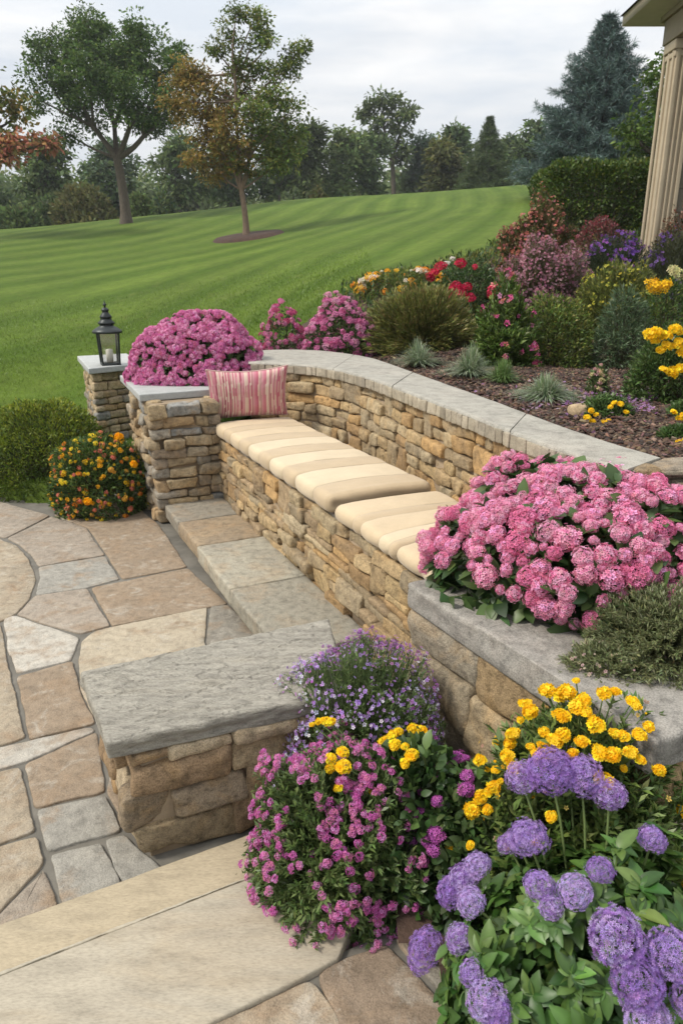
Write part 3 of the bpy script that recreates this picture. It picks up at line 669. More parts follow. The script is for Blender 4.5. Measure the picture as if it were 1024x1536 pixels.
a = Acc(); hexblock(a, [B(4.55, .175), B(4.55, 1.8), B(4.15, 1.8), B(4.15, .175)], .62, gt+.004, .012, (40, 20, 6), .005, 12, (.27, .26, .24), 9, edge=.01); part('end_slab', a, M_GRANITE, tr)
V, Fq = sheet([B(3.4, .16), B(4.2, .16), B(4.2, 2.6), B(3.3, 2.6), B(3.3, .9)], lambda X, Y: .69+.015*vnoise(np.stack([X*7, Y*7, X*0], -1), 2), .05, 0, (.2, 3.6), (1.6, 4)); a = Acc(); a.add(V, Fq); structure('terrace_soil', a, M_SOIL)
# earth border where the near flowers grow
V, Fq = sheet([W(385, 1215, .0), W(500, 1090, 0), B(3.35, -.1), B(4.5, -.2), B(4.5, 2.4), B(7, 2.4), B(7, -.55), W(690, 1480, .1), W(600, 1385, .1), W(560, 1340, .1)], lambda X, Y: .125+.03*vnoise(np.stack([X*5, Y*5, X*0], -1), 2), .05, 0, (-.6, 4), (-2, 3)); a = Acc(); a.add(V, Fq); structure('border_soil', a, M_SOIL)
# ------------------------------------------------------------------ plants: builders
TL = T_leaf(.5, 4, .10, .25); TLW = T_leaf(.62, 4, .08, .3); TN = T_rh(.16, -.12); TNW = T_rh(.3, -.15); TO = T_rh(.5, -.1)
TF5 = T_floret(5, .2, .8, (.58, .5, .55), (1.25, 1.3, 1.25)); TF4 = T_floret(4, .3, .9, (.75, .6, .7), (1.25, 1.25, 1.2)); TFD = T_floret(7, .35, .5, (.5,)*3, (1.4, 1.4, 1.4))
def dome_pts(rg, n, c, R, lo=-.15, lump=.10, seed=0, fr=3., inner=0.0):
    d = rg.normal(size=(int(n*2.6)+20, 3)); d = unit(d); d = d[d[:, 2] > lo][:n]
    k = 1+lump*fbm(d*fr+seed, seed, 2)*1.6
    if inner: k = k*(1-inner*np.abs(rg.normal(size=len(d))))
    P = np.asarray(c)+d*np.asarray(R)*k[:, None]; nn = unit(d/np.asarray(R)); return P, nn, d
def on_dome(px, py, c, R, push=1.0):
    """where the sight line of a photograph pixel meets the plant's surface"""
    o = np.array([0, 0, H]); d = unit(ray(px, py)); R = np.asarray(R)*push; oc = (o-c)/R; dd = d/R
    A = dd@dd; Bq = oc@dd; Cq = oc@oc-1; D = Bq*Bq-A*Cq
    t = (-Bq-math.sqrt(D))/A if D > 0 else -Bq/A
    P = o+d*t; nn = unit((P-c)/R); 
    if D <= 0: P = c+nn*R
    return P, nn
def stems(acc, leafacc, rg, base, P, nn, leafT, lps, lsize, cols, t0=.35, spread=.9, stemr=.0016, stemcol=(.12, .17, .05), up=.35, basespread=.25, lv=.25, k=3, droop=.0):
    n = len(P); base = np.asarray(base); S = base+(P-base)*np.array([basespread, basespread, 0])*rg.uniform(.3, 1, (n, 1)); S[:, 2] = base[2]
    M = S*.5+P*.5; M[:, 2] += (P[:, 2]-S[:, 2])*.22
    ts = np.linspace(0, 1, 6); bz_ = lambda t: (S*(1-t)**2+2*M*t*(1-t)+P*t*t)
    pts = np.stack([bz_(t) for t in ts], 1)
    if stemr:
        side = unit(np.cross(P-S, rg.normal(size=P.shape)))*stemr; side2 = unit(np.cross(P-S, side))*stemr
        V = np.stack([pts+side[:, None], pts-side[:, None]*.6+side2[:, None], pts-side[:, None]*.6-side2[:, None]], 2)   # n,6,3,3
        V = V.reshape(-1, 3); o = (np.arange(n)*18)[:, None, None]; q = []
        for i in range(5):
            for j in range(3): a_, b_ = i*3+j, i*3+(j+1) % 3; q.append((a_, b_, b_+3, a_+3))
        acc.add(V, (np.array(q)[None]+o).reshape(-1, 4), np.asarray(stemcol))
    m = n*lps; t = t0+(1-t0)*rg.random(m)**.8; si = np.repeat(np.arange(n), lps); t_ = t[:, None]
    Q = S[si]*(1-t_)**2+2*M[si]*t_*(1-t_)+P[si]*t_**2; T = unit(2*(1-t_)*(M[si]-S[si])+2*t_*(P[si]-M[si]))
    rad = rg.normal(size=(m, 3)); rad = unit(rad-T*np.sum(rad*T, 1, keepdims=True)); d = unit(T*(1-spread*.6)+rad*spread+np.array([0, 0, up])+nn[si]*.3)
    sz = lsize*np.clip(1+lv*rg.normal(size=m), .4, 1.8)
    scatter(leafacc, leafT, Q, frames(d, unit(np.array([0, 0, 1.])+nn[si]*.7+rg.normal(0, .35, (m, 3)))), sz, pick(rg, cols, m, .18))
def head_dome(rg, nf, R, fl, T, cols, lo=-.35, sq=.75, jit=.12):
    """a rounded head of many small florets, radius 1 along the axis +Z"""
    d = fib(nf, lo); p = d*np.array([1, 1, sq])*R*(1+rg.normal(0, jit, (nf, 1)))*(1+.16*vnoise(d*2.1+rg.uniform(0, 50), 3))[:, None]; a = Acc()
    scatter(a, T, p, frames_n(unit(d+rg.normal(0, .25, d.shape)), rg), fl*(1+rg.normal(0, .15, nf)), pick(rg, cols, nf, .14)); return tofT(a)
def head_pom(rg, R, cols, rows=5, per=11, flat=.6):
    R = R*.76; rows += 2; per += 3
    """ruffled marigold head facing +Z"""
    a = Acc(); T = T_rh(1.05, .18)
    for i in range(rows):
        f = i/(rows-1); n = max(5, int(per*(1-.45*f))); th = np.arange(n)*2*PI/n+i*.7+rg.normal(0, .1, n); el = .05+1.15*f
        o = np.stack([np.cos(th), np.sin(th), np.zeros(n)], 1); d = unit(o*math.cos(el)+np.array([0, 0, math.sin(el)])+rg.normal(0, .1, (n, 3)))
        scatter(a, T, o*R*.25*(1-f)+[0, 0, flat*R*.25*f*2], frames(d, unit(np.array([0, 0, 1.])-o*.2+rg.normal(0, .15, (n, 3)))), R*(1-.32*f)*(1+rg.normal(0, .08, n)), pick(rg, cols, n, .1)*(1-.15*(1-f)))
    return tofT(a)
def heads_parts(parent, name, variants, mats, P, nn, rg, size=1.0, stem=0.0, sv=.15, limit=100):
    """individual flower heads as parts sharing a few meshes; beyond the limit one mesh"""
    mes = []
    for i, T in enumerate(variants):
        a = Acc(); a.add(T[0], T[1], T[2]); mes.append(a.mesh(name, mats))
    L = root_loc(parent); n = len(P); size = np.broadcast_to(np.asarray(size, float), (n,)); fr = frames_n(nn, rg)
    from mathutils import Matrix
    for i in range(min(n, limit)):
        o = link(name, mes[i % len(mes)], parent); s = size[i]*(1+rg.normal(0, sv)); X, Y, Z = fr[i]; X = X*rg.uniform(.88, 1.12); Z = Z*rg.uniform(.8, 1.1)
        m = Matrix(((X[0]*s, Y[0]*s, Z[0]*s, P[i][0]-L[0]), (X[1]*s, Y[1]*s, Z[1]*s, P[i][1]-L[1]), (X[2]*s, Y[2]*s, Z[2]*s, P[i][2]-L[2]), (0, 0, 0, 1))); o.matrix_basis = m
    if n > limit:
        a = Acc()
        for i, T in enumerate(variants):
            k = np.arange(limit+i, n, len(variants)); scatter(a, T, P[k], fr[k], size[k], (1, 1, 1))
        tag(part(name, a, mats, parent), kind='stuff')
def core(parent, c, R, col=(.02, .035, .012), f=.72):
    """dense twiggy inside of a plant"""
    rg = np.random.default_rng(3); n = 900; P, nn, d = dome_pts(rg, n, c, np.asarray(R)*f, -.3, .1, 1); a = Acc()
    return a, P, nn
def plantroot(name, label, cat, c, zb, group=None): return thing(name, label, cat, (float(c[0]), float(c[1]), float(zb)), group)
def bb(x0, x1, ytop, Y, asp=1.0, ground=None):
    """centre and radii of a plant standing at depth Y whose outline spans these pixels"""
    xm = (x0+x1)/2; top = PD(xm, ytop, Y); g = tz(top[0], Y)+.05 if ground is None else ground
    rx = (x1-x0)/2/ppm(Y, (top[2]+g)/2); c = np.array([top[0], Y, float(g)]); return c, np.array([rx, rx*asp, max(.05, top[2]-float(g))])
G_FRESH = [(.13, .20, .042), (.10, .165, .034), (.17, .235, .055), (.07, .125, .028)]
G_DARK = [(.045, .09, .026), (.032, .07, .02), (.065, .115, .034), (.085, .135, .04)]
G_GREY = [(.11, .15, .07), (.085, .125, .055), (.14, .17, .09), (.06, .09, .04)]
G_OLIVE = [(.22, .235, .055), (.14, .175, .038), (.23, .23, .06), (.10, .14, .032)]

# ---- near pink mum: rounded heads over broad dark leaves
rg = np.random.default_rng(21)
c = np.array([.87, 2.46, .725]); R = np.array([.54, .50, .43])
c2 = np.array([1.36, 2.26, .725]); R2 = np.array([.46, .42, .235])
t = plantroot('chrysanthemum', 'large near pink chrysanthemum with big rounded heads on the granite planter', 'flowering plant', c, .70)
PK = [(.84, .30, .47), (.80, .24, .42), (.89, .42, .57), (.84, .37, .58), (.76, .18, .35)]
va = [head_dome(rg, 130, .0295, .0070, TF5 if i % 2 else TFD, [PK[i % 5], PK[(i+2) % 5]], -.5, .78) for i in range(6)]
fa_ = Acc(); sa_ = Acc()
for cc_, RR in ((c, R), (c2, R2)):
    P, nn, d = dome_pts(rg, 420, cc_, RR*.95, -.1, .12, 4 if RR is R else 5, 2.4); stems(sa_, fa_, rg, cc_, P, nn, TLW, 9, .062, G_DARK, .5, .9, .002, (.09, .13, .04))
part('foliage', fa_, M_LEAF, t); part('stems', sa_, M_STEM, t)
def mumheads(rg, c, R, n, mind, gaps, seed, lo=.0):
    P, nn, d = dome_pts(rg, n*30, c, R, lo, .12, seed, 2.4); keep = []
    for i in range(len(P)):
        if fbm(P[i:i+1]*gaps[0], seed+3, 2)[0] < gaps[1]: continue
        if all(np.linalg.norm(P[i]-P[j]) > mind for j in keep[-400:]): keep.append(i)
        if len(keep) >= n: break
    return P[keep], nn[keep]
Pa, na = mumheads(rg, c, R, 330, .039, (5, -.24), 4, .04); Pb, nb_ = mumheads(rg, c2, R2, 220, .039, (5, -.24), 5, .04)
ins = lambda P, cc_, RR: np.sum(((P-cc_)/RR)**2, 1) < .86
ka = ~ins(Pa, c2, R2); kb = ~ins(Pb, c, R)
P = np.concatenate([Pa[ka], Pb[kb]]); nn = np.concatenate([na[ka], nb_[kb]])
vis = -(P@np.array([.25, 1., 0]))+P[:, 2]*.5-np.abs(P[:, 0]-.95)*.2; o_ = np.argsort(-vis); P, nn = P[o_], nn[o_]
nn = unit(nn+np.array([0, 0, .25]))
heads_parts(t, 'flower_head', va, M_PETAL, P, nn, rg, np.where(rg.random(len(P)) < .2, .6, 1.), sv=.24)

# ---- far pink mum on the tall pier
c = np.array(list(np.mean(cc4, 0))+[.98]); cx = PD(291, 560, c[1]); c[1] = 6.12; c[0] = PD(296, 560, 6.12)[0]; c[2] = .99
R = np.array([.57, .36, .53])
t = plantroot('chrysanthemum', 'magenta pink chrysanthemum mound on the tall pier beside the pillow', 'flowering plant', c, .98)
fa_ = Acc(); sa_ = Acc(); P, nn, d = dome_pts(rg, 520, c, R*.96, -.05, .12, 8, 2.4); stems(sa_, fa_, rg, c, P, nn, TLW, 8, .045, G_DARK, .5, .9)
part('foliage', fa_, M_LEAF, t); part('stems', sa_, M_STEM, t)
MG = [(.66, .19, .42), (.74, .29, .52), (.58, .13, .34), (.78, .38, .58), (.66, .20, .36)]
va = [head_dome(rg, 34, .026, .011, TF5, [MG[i % 5], MG[(i+1) % 5]], -.3, .6) for i in range(5)]
P, nn = mumheads(rg, c, R*1.03, 760, .032, (4.2, -.27), 8, -.08); o_ = np.argsort(P[:, 1]-P[:, 2]*.4)
heads_parts(t, 'flower_head', va, M_PETAL, P[o_], unit(nn[o_]+[0, 0, .2]), rg, 1.0)

# ---- clipped boxwood by the patio edge
def bush(name, label, cat, c, R, n, leafT, ls, cols, seed, lump=.06, lo=-.3, inner=.10, group=None, mat=None, topcols=None, twig=.6, fr=4.):
    rg = np.random.default_rng(seed); t = plantroot(name, label, cat, c, c[2], group)
    k = max(60, n//55); sc_ = Acc(); fa = Acc()
    P, nn, d = dome_pts(rg, k, c, np.asarray(R)*.97, lo, lump, seed, fr); stems(sc_, fa, rg, c, P, nn, leafT, max(1, int(n*.3/k)), ls, cols, .4, .9, .0022, (.07, .06, .03))
    m = int(n*.7); P, nn, d = dome_pts(rg, m, c, R, lo, lump, seed, fr, inner)
    cl = fbm(P*5, seed+1, 3); jit = rg.normal(0, .55, (len(P), 3)); dd = unit(nn+jit+[0, 0, .4])
    C = pick(rg, cols, len(P), .18)*(1+.35*cl[:, None])
    if topcols is not None:
        h = np.clip((d[:, 2]-.2)*1.3+cl*.8, 0, 1)[:, None]*(rg.random((len(P), 1)) < .8); C = C*(1-h)+pick(rg, topcols, len(P), .15)*h
    scatter(fa, leafT, P, frames(dd, unit(rg.normal(size=P.shape)+nn)), ls*np.clip(1+.25*rg.normal(size=len(P)), .4, 1.8), np.clip(C, .004, 1))
    part('foliage', fa, mat or M_LEAF, t); part('stems', sc_, M_STEM, t); return t
c = np.array([-2.74, 6.32, -.05]); bush('boxwood_shrub', 'rounded dark boxwood shrub with lime tips at the patio edge', 'shrub', c, (.68, .60, .83), 32000, TNW, .034, [(.075, .12, .018), (.10, .155, .024), (.05, .09, .014)], 31, .07, -.1, .08, topcols=[(.24, .29, .03), (.19, .25, .026), (.30, .33, .04)])
# ---- orange lantana beside it
c, R = bb(66, 212, 640, 5.5, .8, 0.0); c[2] = .20; R = np.array([.39, .33, .44])
t = bush('lantana', 'lantana bush speckled with orange and yellow flowers against the tall pier', 'flowering plant', c, R*.97, 15000, TNW, .034, G_DARK+G_FRESH, 33, .12, -.55, .10)
rg = np.random.default_rng(34); OR = [(.88, .42, .02), (.90, .56, .03), (.84, .28, .04), (.90, .62, .05), (.74, .24, .16), (.86, .46, .08)]
va = [head_dome(rg, 12, .0125, .009, TF5, [OR[i]], 0, .5) for i in range(6)]
P, nn, d = dome_pts(rg, 380, c, R*1.0, -.5, .12, 33, 4., .03); a = Acc()
for i, T in enumerate(va): k = np.arange(i, len(P), 6); scatter(a, T, P[k], frames_n(nn[k], rg), 1+.25*rg.normal(size=len(k)), (1, 1, 1))
tag(part('blossoms', a, M_PETAL, t), kind='stuff')
pom = head_dome(rg, 34, .026, .014, T_floret(7, .55, .95, (.85, .8, .8), (1.06, 1.08, 1.1)), [(.9, .50, .01), (.92, .42, .01)], -.25, .8, .06)
Pq = [on_dome(201, 696, c, R, 1.1), on_dome(132, 752, c, R, 1.05), on_dome(185, 640, c, R, 1.02)]
heads_parts(t, 'marigold_head', [pom], M_PETAL, np.array([p_[0] for p_ in Pq]), np.array([p_[1]+[0, -.4, .1] for p_ in Pq]), rg, 1.0)

# ---- airy blue lobelia with white specks, between the low pier and the granite wall
c = np.array([.055, 2.08, .10]); R = np.array([.335, .31, .53])
FG = [(.13, .19, .06), (.10, .155, .045), (.16, .22, .08), (.07, .11, .035)]
def airy(name, label, cat, c, R, ns, lps, ls, cols, fl, seed, nf=None, lump=.12, stemcol=(.13, .19, .07), leafT=TN, lo=-.1, fsz=(.008, .3), t0=.3, tipn=0, spread=.8, extra=None, fpush=1.02):
    rg = np.random.default_rng(seed); t = plantroot(name, label, cat, c, c[2]); fa, sa, ba = Acc(), Acc(), Acc()
    P, nn, d = dome_pts(rg, ns, c, R, lo, lump, seed, 3., .06); stems(sa, fa, rg, c, P, nn, leafT, lps, ls, cols, t0, spread, .0012, stemcol, basespread=.45)
    m = nf or ns*2; P, nn, d = dome_pts(rg, m, c, np.asarray(R)*fpush, lo, lump, seed, 3., .05)
    if fl:
        for i, (cl, f, test) in enumerate(fl):       # colour, share, place test on the direction
            k = (rg.random(len(P)) < f) & test(d, P); 
            if k.sum() == 0: continue
            q = P[k]; qn = nn[k]; reps = extra or 1
            for r_ in range(reps): scatter(ba, TF5, q+rg.normal(0, .009 if reps > 1 else .002, q.shape), frames_n(unit(qn+rg.normal(0, .5, q.shape)), rg), fsz[0]*np.clip(1+fsz[1]*rg.normal(size=len(q)), .4, 1.8), pick(rg, cl, len(q), .15))
        tag(part('blossoms', ba, M_PETAL, t), kind='stuff')
    part('foliage', fa, M_LEAF, t); part('stems', sa, M_STEM, t); return t
VL = [(.42, .26, .62), (.50, .34, .70), (.36, .20, .56)]; WH = [(.75, .75, .85), (.62, .62, .82)]
airy('lobelia', 'airy lavender and white lobelia mound behind the slate-topped pier', 'flowering plant', c, R, 1700, 36, .019, FG,
     [(VL, .6, lambda d, P: fbm(P*9, 61, 2) > .12), (VL+[(.5, .22, .55)], .25, lambda d, P: d[:, 2] > .55), (VL, .15, lambda d, P: d[:, 0] < -.3), (WH, .22, lambda d, P: d[:, 2] < .85), ([(.45, .16, .50), (.5, .22, .55)], .9, lambda d, P: (d[:, 1] > .2) & (d[:, 2] > .45) & (P[:, 0] > -.05)), ([(.45, .12, .45)], .5, lambda d, P: fbm(P*8, 67, 2) > .28)], 61, nf=6500, fsz=(.0058, .3), lump=.2)
# ---- magenta aster in front
c = np.array([.0, 1.69, .10]); R = np.array([.29, .28, .42])
t = airy('aster', 'bushy magenta aster spilling over the pale landing slab', 'flowering plant', c, R, 1400, 34, .021, [(.11, .165, .05), (.08, .125, .035), (.14, .19, .06)], None, 63, leafT=TNW, lo=-.25, lump=.16)
rg = np.random.default_rng(64); MA = [(.60, .16, .46), (.54, .11, .36), (.70, .28, .56), (.66, .20, .42)]
va = [head_dome(rg, 16, .0098, .0050, TFD, [MA[i % 4], MA[(i+1) % 4]], -.2, .6) for i in range(4)]
P, nn, d = dome_pts(rg, 1150, c, R*1.03, -.42, .16, 63, 3., .06); k = (fbm(P*9, 70, 2)+.17-.35*np.clip(P[:, 0]-.12, 0, 1)*3 > .02*0) ; P, nn = P[k], nn[k]; o_ = np.argsort(P[:, 1]-P[:, 2]*.3)
heads_parts(t, 'flower_head', va, M_PETAL, P[o_], unit(nn[o_]+rg.normal(0, .2, nn[o_].shape)), rg, 1.0)
# ---- yellow marigold with broad leaves, right of the aster
c = np.array([.215, 1.72, .10]); R = np.array([.19, .24, .41])
t = bush('marigold', 'leafy marigold with scattered golden heads between aster and granite wall', 'flowering plant', c, R, 3000, TLW, .034, [(.04, .085, .02), (.06, .11, .03), (.085, .14, .04), (.03, .065, .018)], 65, .1, -.2, .15)
rg = np.random.default_rng(66); YE = [(.92, .62, .02), (.93, .54, .012), (.90, .68, .04)]
TM = T_floret(7, .55, .95, (.85, .8, .8), (1.06, 1.08, 1.1)); marig = lambda R_, sq: head_dome(rg, 30, R_*.74, R_*.42, TM, YE, -.25, sq, .06); pom = [marig(.0145, .85) for _ in range(3)]
pts = [(467, 1083), (478, 1082), (489, 1082), (496, 1083), (575, 1095), (586, 1088), (597, 1094), (620, 1071), (634, 1072), (592, 1117), (607, 1120), (617, 1133), (607, 1145), (496, 1138), (514, 1128), (546, 1128), (495, 1153), (515, 1150), (507, 1182), (555, 1188), (571, 1102), (588, 1104), (629, 1075)]
Pq = [on_dome(x, y, c, R, 1.06) if x > 530 else on_dome(x, y, np.array([-.005, 1.75, .1]), np.array([.27, .27, .43]), 1.04) for x, y in pts]
P = np.array([p_[0] for p_ in Pq]); nn = np.array([unit(p_[1]+[0, -.3, .5]) for p_ in Pq]); heads_parts(t, 'flower_head', pom, M_PETAL, P, nn, rg, 1.05)
sa = Acc()
for p_ in P: tube(sa, [p_, p_*.6+np.array([c[0], c[1], .3])*.4, [c[0]+.02, c[1], .12]], [.0022, .0025, .003], (.1, .16, .05), 4)
part('flower_stalks', sa, M_STEM, t)
# ---- purple scabious-like balls to its right
c = np.array([.36, 1.64, .10]); R = np.array([.17, .24, .36])
t = bush('verbena', 'dark green verbena with loose violet pink pompoms below the granite wall', 'flowering plant', c, R, 3600, TL, .032, [(.035, .07, .02), (.05, .09, .025), (.07, .11, .035)], 67, .12, -.3, .15)
rg = np.random.default_rng(68); va = [head_dome(rg, 36, .015, .0075, TFD, [(.52, .14, .44), (.44, .10, .40)], -.4, .8) for i in range(3)]
pts = [(645, 1089), (670, 1082), (672, 1111), (641, 1118), (665, 1135), (684, 1135), (696, 1117), (653, 1161), (655, 1202), (699, 1185), (628, 1222), (643, 1235), (700, 1165), (627, 1192), (640, 1262), (655, 1252), (614, 1258), (594, 1300), (606, 1305), (600, 1292), (575, 1262), (650, 1275), (588, 1345), (620, 1355), (565, 1355), (575, 1385), (545, 1275), (566, 1238), (620, 1265)]
Pq = [on_dome(x, y, c, R, 1.07) for x, y in pts]; heads_parts(t, 'flower_head', va, M_PETAL, np.array([p_[0] for p_ in Pq]), np.array([p_[1] for p_ in Pq]), rg, 1.0)

# ---- gold marigolds right, in front of the granite wall
c = np.array([.66, 1.57, .12]); R = np.array([.35, .28, .63])
t = airy('marigold', 'tall bushy marigold crowded with bright yellow heads before the granite coping', 'flowering plant', c, R*.99, 1300, 30, .030, [(.13, .19, .05), (.09, .15, .035), (.17, .23, .06)], [([(.85, .5, .03), (.75, .5, .15), (.7, .4, .3)], .5, lambda d, P: d[:, 2] > .2)], 71, nf=260, leafT=TNW, lo=-.1, fsz=(.007, .3))
rg = np.random.default_rng(72); pom = [marig(.0160, .5) for _ in range(4)]
pts = [(815, 1012), (820, 1035), (783, 1045), (790, 1055), (842, 1040), (850, 1038), (875, 1050), (862, 1038), (922, 1037), (905, 1040), (948, 1052), (840, 1072), (845, 1075), (878, 1068), (893, 1087), (845, 1102), (872, 1112), (815, 1098), (838, 1118), (952, 1058), (968, 1070), (922, 1100), (935, 1104), (943, 1128), (918, 1132), (972, 1090), (900, 1130), (812, 1118), (820, 1125), (795, 1120), (805, 1130), (760, 1135), (742, 1142), (770, 1152), (720, 1140), (715, 1142), (740, 1180), (750, 1172), (732, 1188), (722, 1195), (730, 1215), (708, 1215), (780, 1080), (768, 1100), (987, 1155), (905, 1172), (960, 1140), (865, 1060), (795, 1068), (958, 1102), (900, 1085), (830, 1110), (858, 1130)]
Pq = [on_dome(x, y, c, R, 1.07) for x, y in pts]; P = np.array([p_[0] for p_ in Pq]); nn = np.array([unit(p_[1]*.5+[0, -.15, .9]) for p_ in Pq])
Px, nx_, dx2 = dome_pts(rg, 140, c, R*1.05, .25, .1, 5); kx = Px[:, 1] < c[1]+.12; Px, nx_ = Px[kx][:34], nx_[kx][:34]; P = np.concatenate([P, Px]); nn = np.concatenate([nn, unit(nx_*.5+np.array([0, -.1, .9]))])
heads_parts(t, 'flower_head', pom, M_PETAL, P, nn, rg, np.where(np.arange(len(P)) < 53, 1., .8), sv=.25)
sa = Acc()
for p_ in P: q_ = np.array([c[0]+(p_[0]-c[0])*.5, c[1]+(p_[1]-c[1])*.5, p_[2]-.14]); tube(sa, [p_, (p_+q_)/2+[0, 0, .01], q_], [.0018, .002, .0022], (.1, .16, .05), 4)
part('flower_stalks', sa, M_STEM, t)

# ---- near lavender ageratum with broad leaves
c = np.array([.60, 1.20, .08]); R = np.array([.40, .31, .50])
AL = [(.05, .11, .022), (.07, .135, .028), (.036, .085, .018), (.095, .165, .036)]
TLB = T_leaf(.55, 6, .16, .42, 1.3)
rg = np.random.default_rng(81); t = plantroot('ageratum', 'large near ageratum with lavender puffs over broad green leaves', 'flowering plant', c, c[2])
fa, sa = Acc(), Acc(); P, nn, d = dome_pts(rg, 420, c, R*.98, -.3, .16, 82, 3., .07); stems(sa, fa, rg, c, P, nn, TLB, 26, .041, AL, .45, .95, .0028, (.13, .2, .06), lv=.3)
# rosettes of leaves at the shoot tips
m = len(P); k6 = 7; si = np.repeat(np.arange(m), k6); ang = np.tile(np.arange(k6)*2.4, m)+np.repeat(rg.uniform(0, 6, m), k6); fr = frames_n(nn, rg)
dd = unit(fr[si, 0]*np.cos(ang)[:, None]+fr[si, 1]*np.sin(ang)[:, None]+nn[si]*.45+[0, 0, .15]); scatter(fa, TLB, P[si], frames(dd, nn[si]+rg.normal(0, .15, dd.shape)), .037*np.clip(1+.3*rg.normal(size=len(si)), .4, 1.6), pick(rg, AL, len(si), .15))
part('foliage', fa, M_LEAF, t); part('stems', sa, M_STEM, t)
LV = [(.36, .22, .56), (.44, .30, .64), (.52, .39, .72), (.31, .17, .48)]
TH = T_floret(8, .5, .35, (.6, .55, .7), (1.35, 1.35, 1.25))
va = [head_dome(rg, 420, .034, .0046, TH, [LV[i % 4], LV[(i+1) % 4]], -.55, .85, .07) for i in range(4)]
hd = [(791, 1258, 54), (680, 1250, 42), (665, 1285, 44), (657, 1315, 44), (808, 1328, 42), (862, 1337, 46), (826, 1362, 34), (900, 1305, 38), (977, 1260, 38), (706, 1354, 40), (688, 1408, 38), (637, 1425, 52), (710, 1460, 38), (732, 1500, 56), (925, 1408, 76), (955, 1475, 70), (1008, 1432, 70), (970, 1530, 64), (742, 1222, 30), (745, 1520, 44), (1040, 1500, 60), (740, 1170, 28)]
Pq = []; S_ = []
for x, y, s in hd:
    p_, n_ = on_dome(x, y, c, R, 1.10); Pq.append((p_, n_)); S_.append(s/2/ppm(p_[1], p_[2])/.034)
for x, y, s, Y in [(782, 1166, 44, 1.42), (826, 1156, 60, 1.40), (872, 1163, 60, 1.40), (848, 1140, 40, 1.5), (914, 1192, 40, 1.36)]: p_ = PD(x, y, Y); Pq.append((p_, unit(np.array([0, -.2, 1.])))); S_.append(s/2/ppm(Y, p_[2])/.034)
P = np.array([p_[0] for p_ in Pq]); nn = np.array([unit(p_[1]+[0, 0, .35]) for p_ in Pq]); heads_parts(t, 'flower_head', va, M_PETAL, P, nn, rg, np.array(S_), sv=.03)
sa = Acc()
for p_, n_ in Pq: q_ = c+(p_-c)*np.array([.6, .6, .6]); tube(sa, [p_-n_*.01, (p_+q_)/2+[0, 0, .015], q_], [.003, .0032, .0035], (.13, .18, .06), 5)
part('flower_stalks', sa, M_STEM, t)

# ---- grey green juniper-like mound with purple spray on the terrace
rg = np.random.default_rng(91); c = np.array([1.02, 1.92, .72]); R = np.array([.26, .22, .20])
JG = [(.18, .205, .09), (.13, .16, .065), (.22, .245, .12), (.15, .155, .07)]
airy('santolina', 'feathery grey green santolina mound on the granite beside the near mum', 'shrub', c, R, 1300, 34, .017, JG, [([(.45, .14, .45), (.5, .2, .5)], .9, lambda d, P: (d[:, 2] < .15) & (P[:, 0] > 1.0) & (P[:, 1] < 1.85))], 92, nf=600, lump=.2, stemcol=(.12, .13, .06), lo=-.05, extra=3)
airy('thyme', 'small creeping thyme tuft trailing over the granite coping edge', 'shrub', np.array([.80, 1.83, .71]), np.array([.15, .11, .07]), 260, 20, .018, JG, [([(.6, .4, .42), (.55, .45, .35)], .35, lambda d, P: d[:, 2] > 0)], 93, nf=300, lump=.25, stemcol=(.12, .13, .06), lo=0.0, fsz=(.005, .3))
# ------------------------------------------------------------------ cushions, pillow, lantern, house
def m_cloth(name, weave=900., rough=.85, sheen=.2):
    m, nt, p, o = nmat(name); c = attr(nt); co = geoco(nt)
    c = mixc(nt, c, ramp(nt, noise(nt, co, 7, 5, .6), [(.3, .9), (.65, 1.)]), 1., 'MULTIPLY'); c = mixc(nt, c, ramp(nt, noise(nt, co, 260, 2, .6), [(.3, .9), (.6, 1.)]), 1., 'MULTIPLY')
    nt.links.new(c, p.inputs['Base Color']); p.inputs['Roughness'].default_value = rough; p.inputs['Sheen Weight'].default_value = sheen; p.inputs['Specular IOR Level'].default_value = .2
    b = bump(nt, noise(nt, co, 9, 4, .5), .012, .5); b = bump(nt, noise(nt, co, weave*.35, 2, .5), .0008, .6, b); nt.links.new(b, p.inputs['Normal']); return m
M_CUSH = m_cloth('cushion_fabric'); M_PIL = m_cloth('pillow_fabric', 1400)
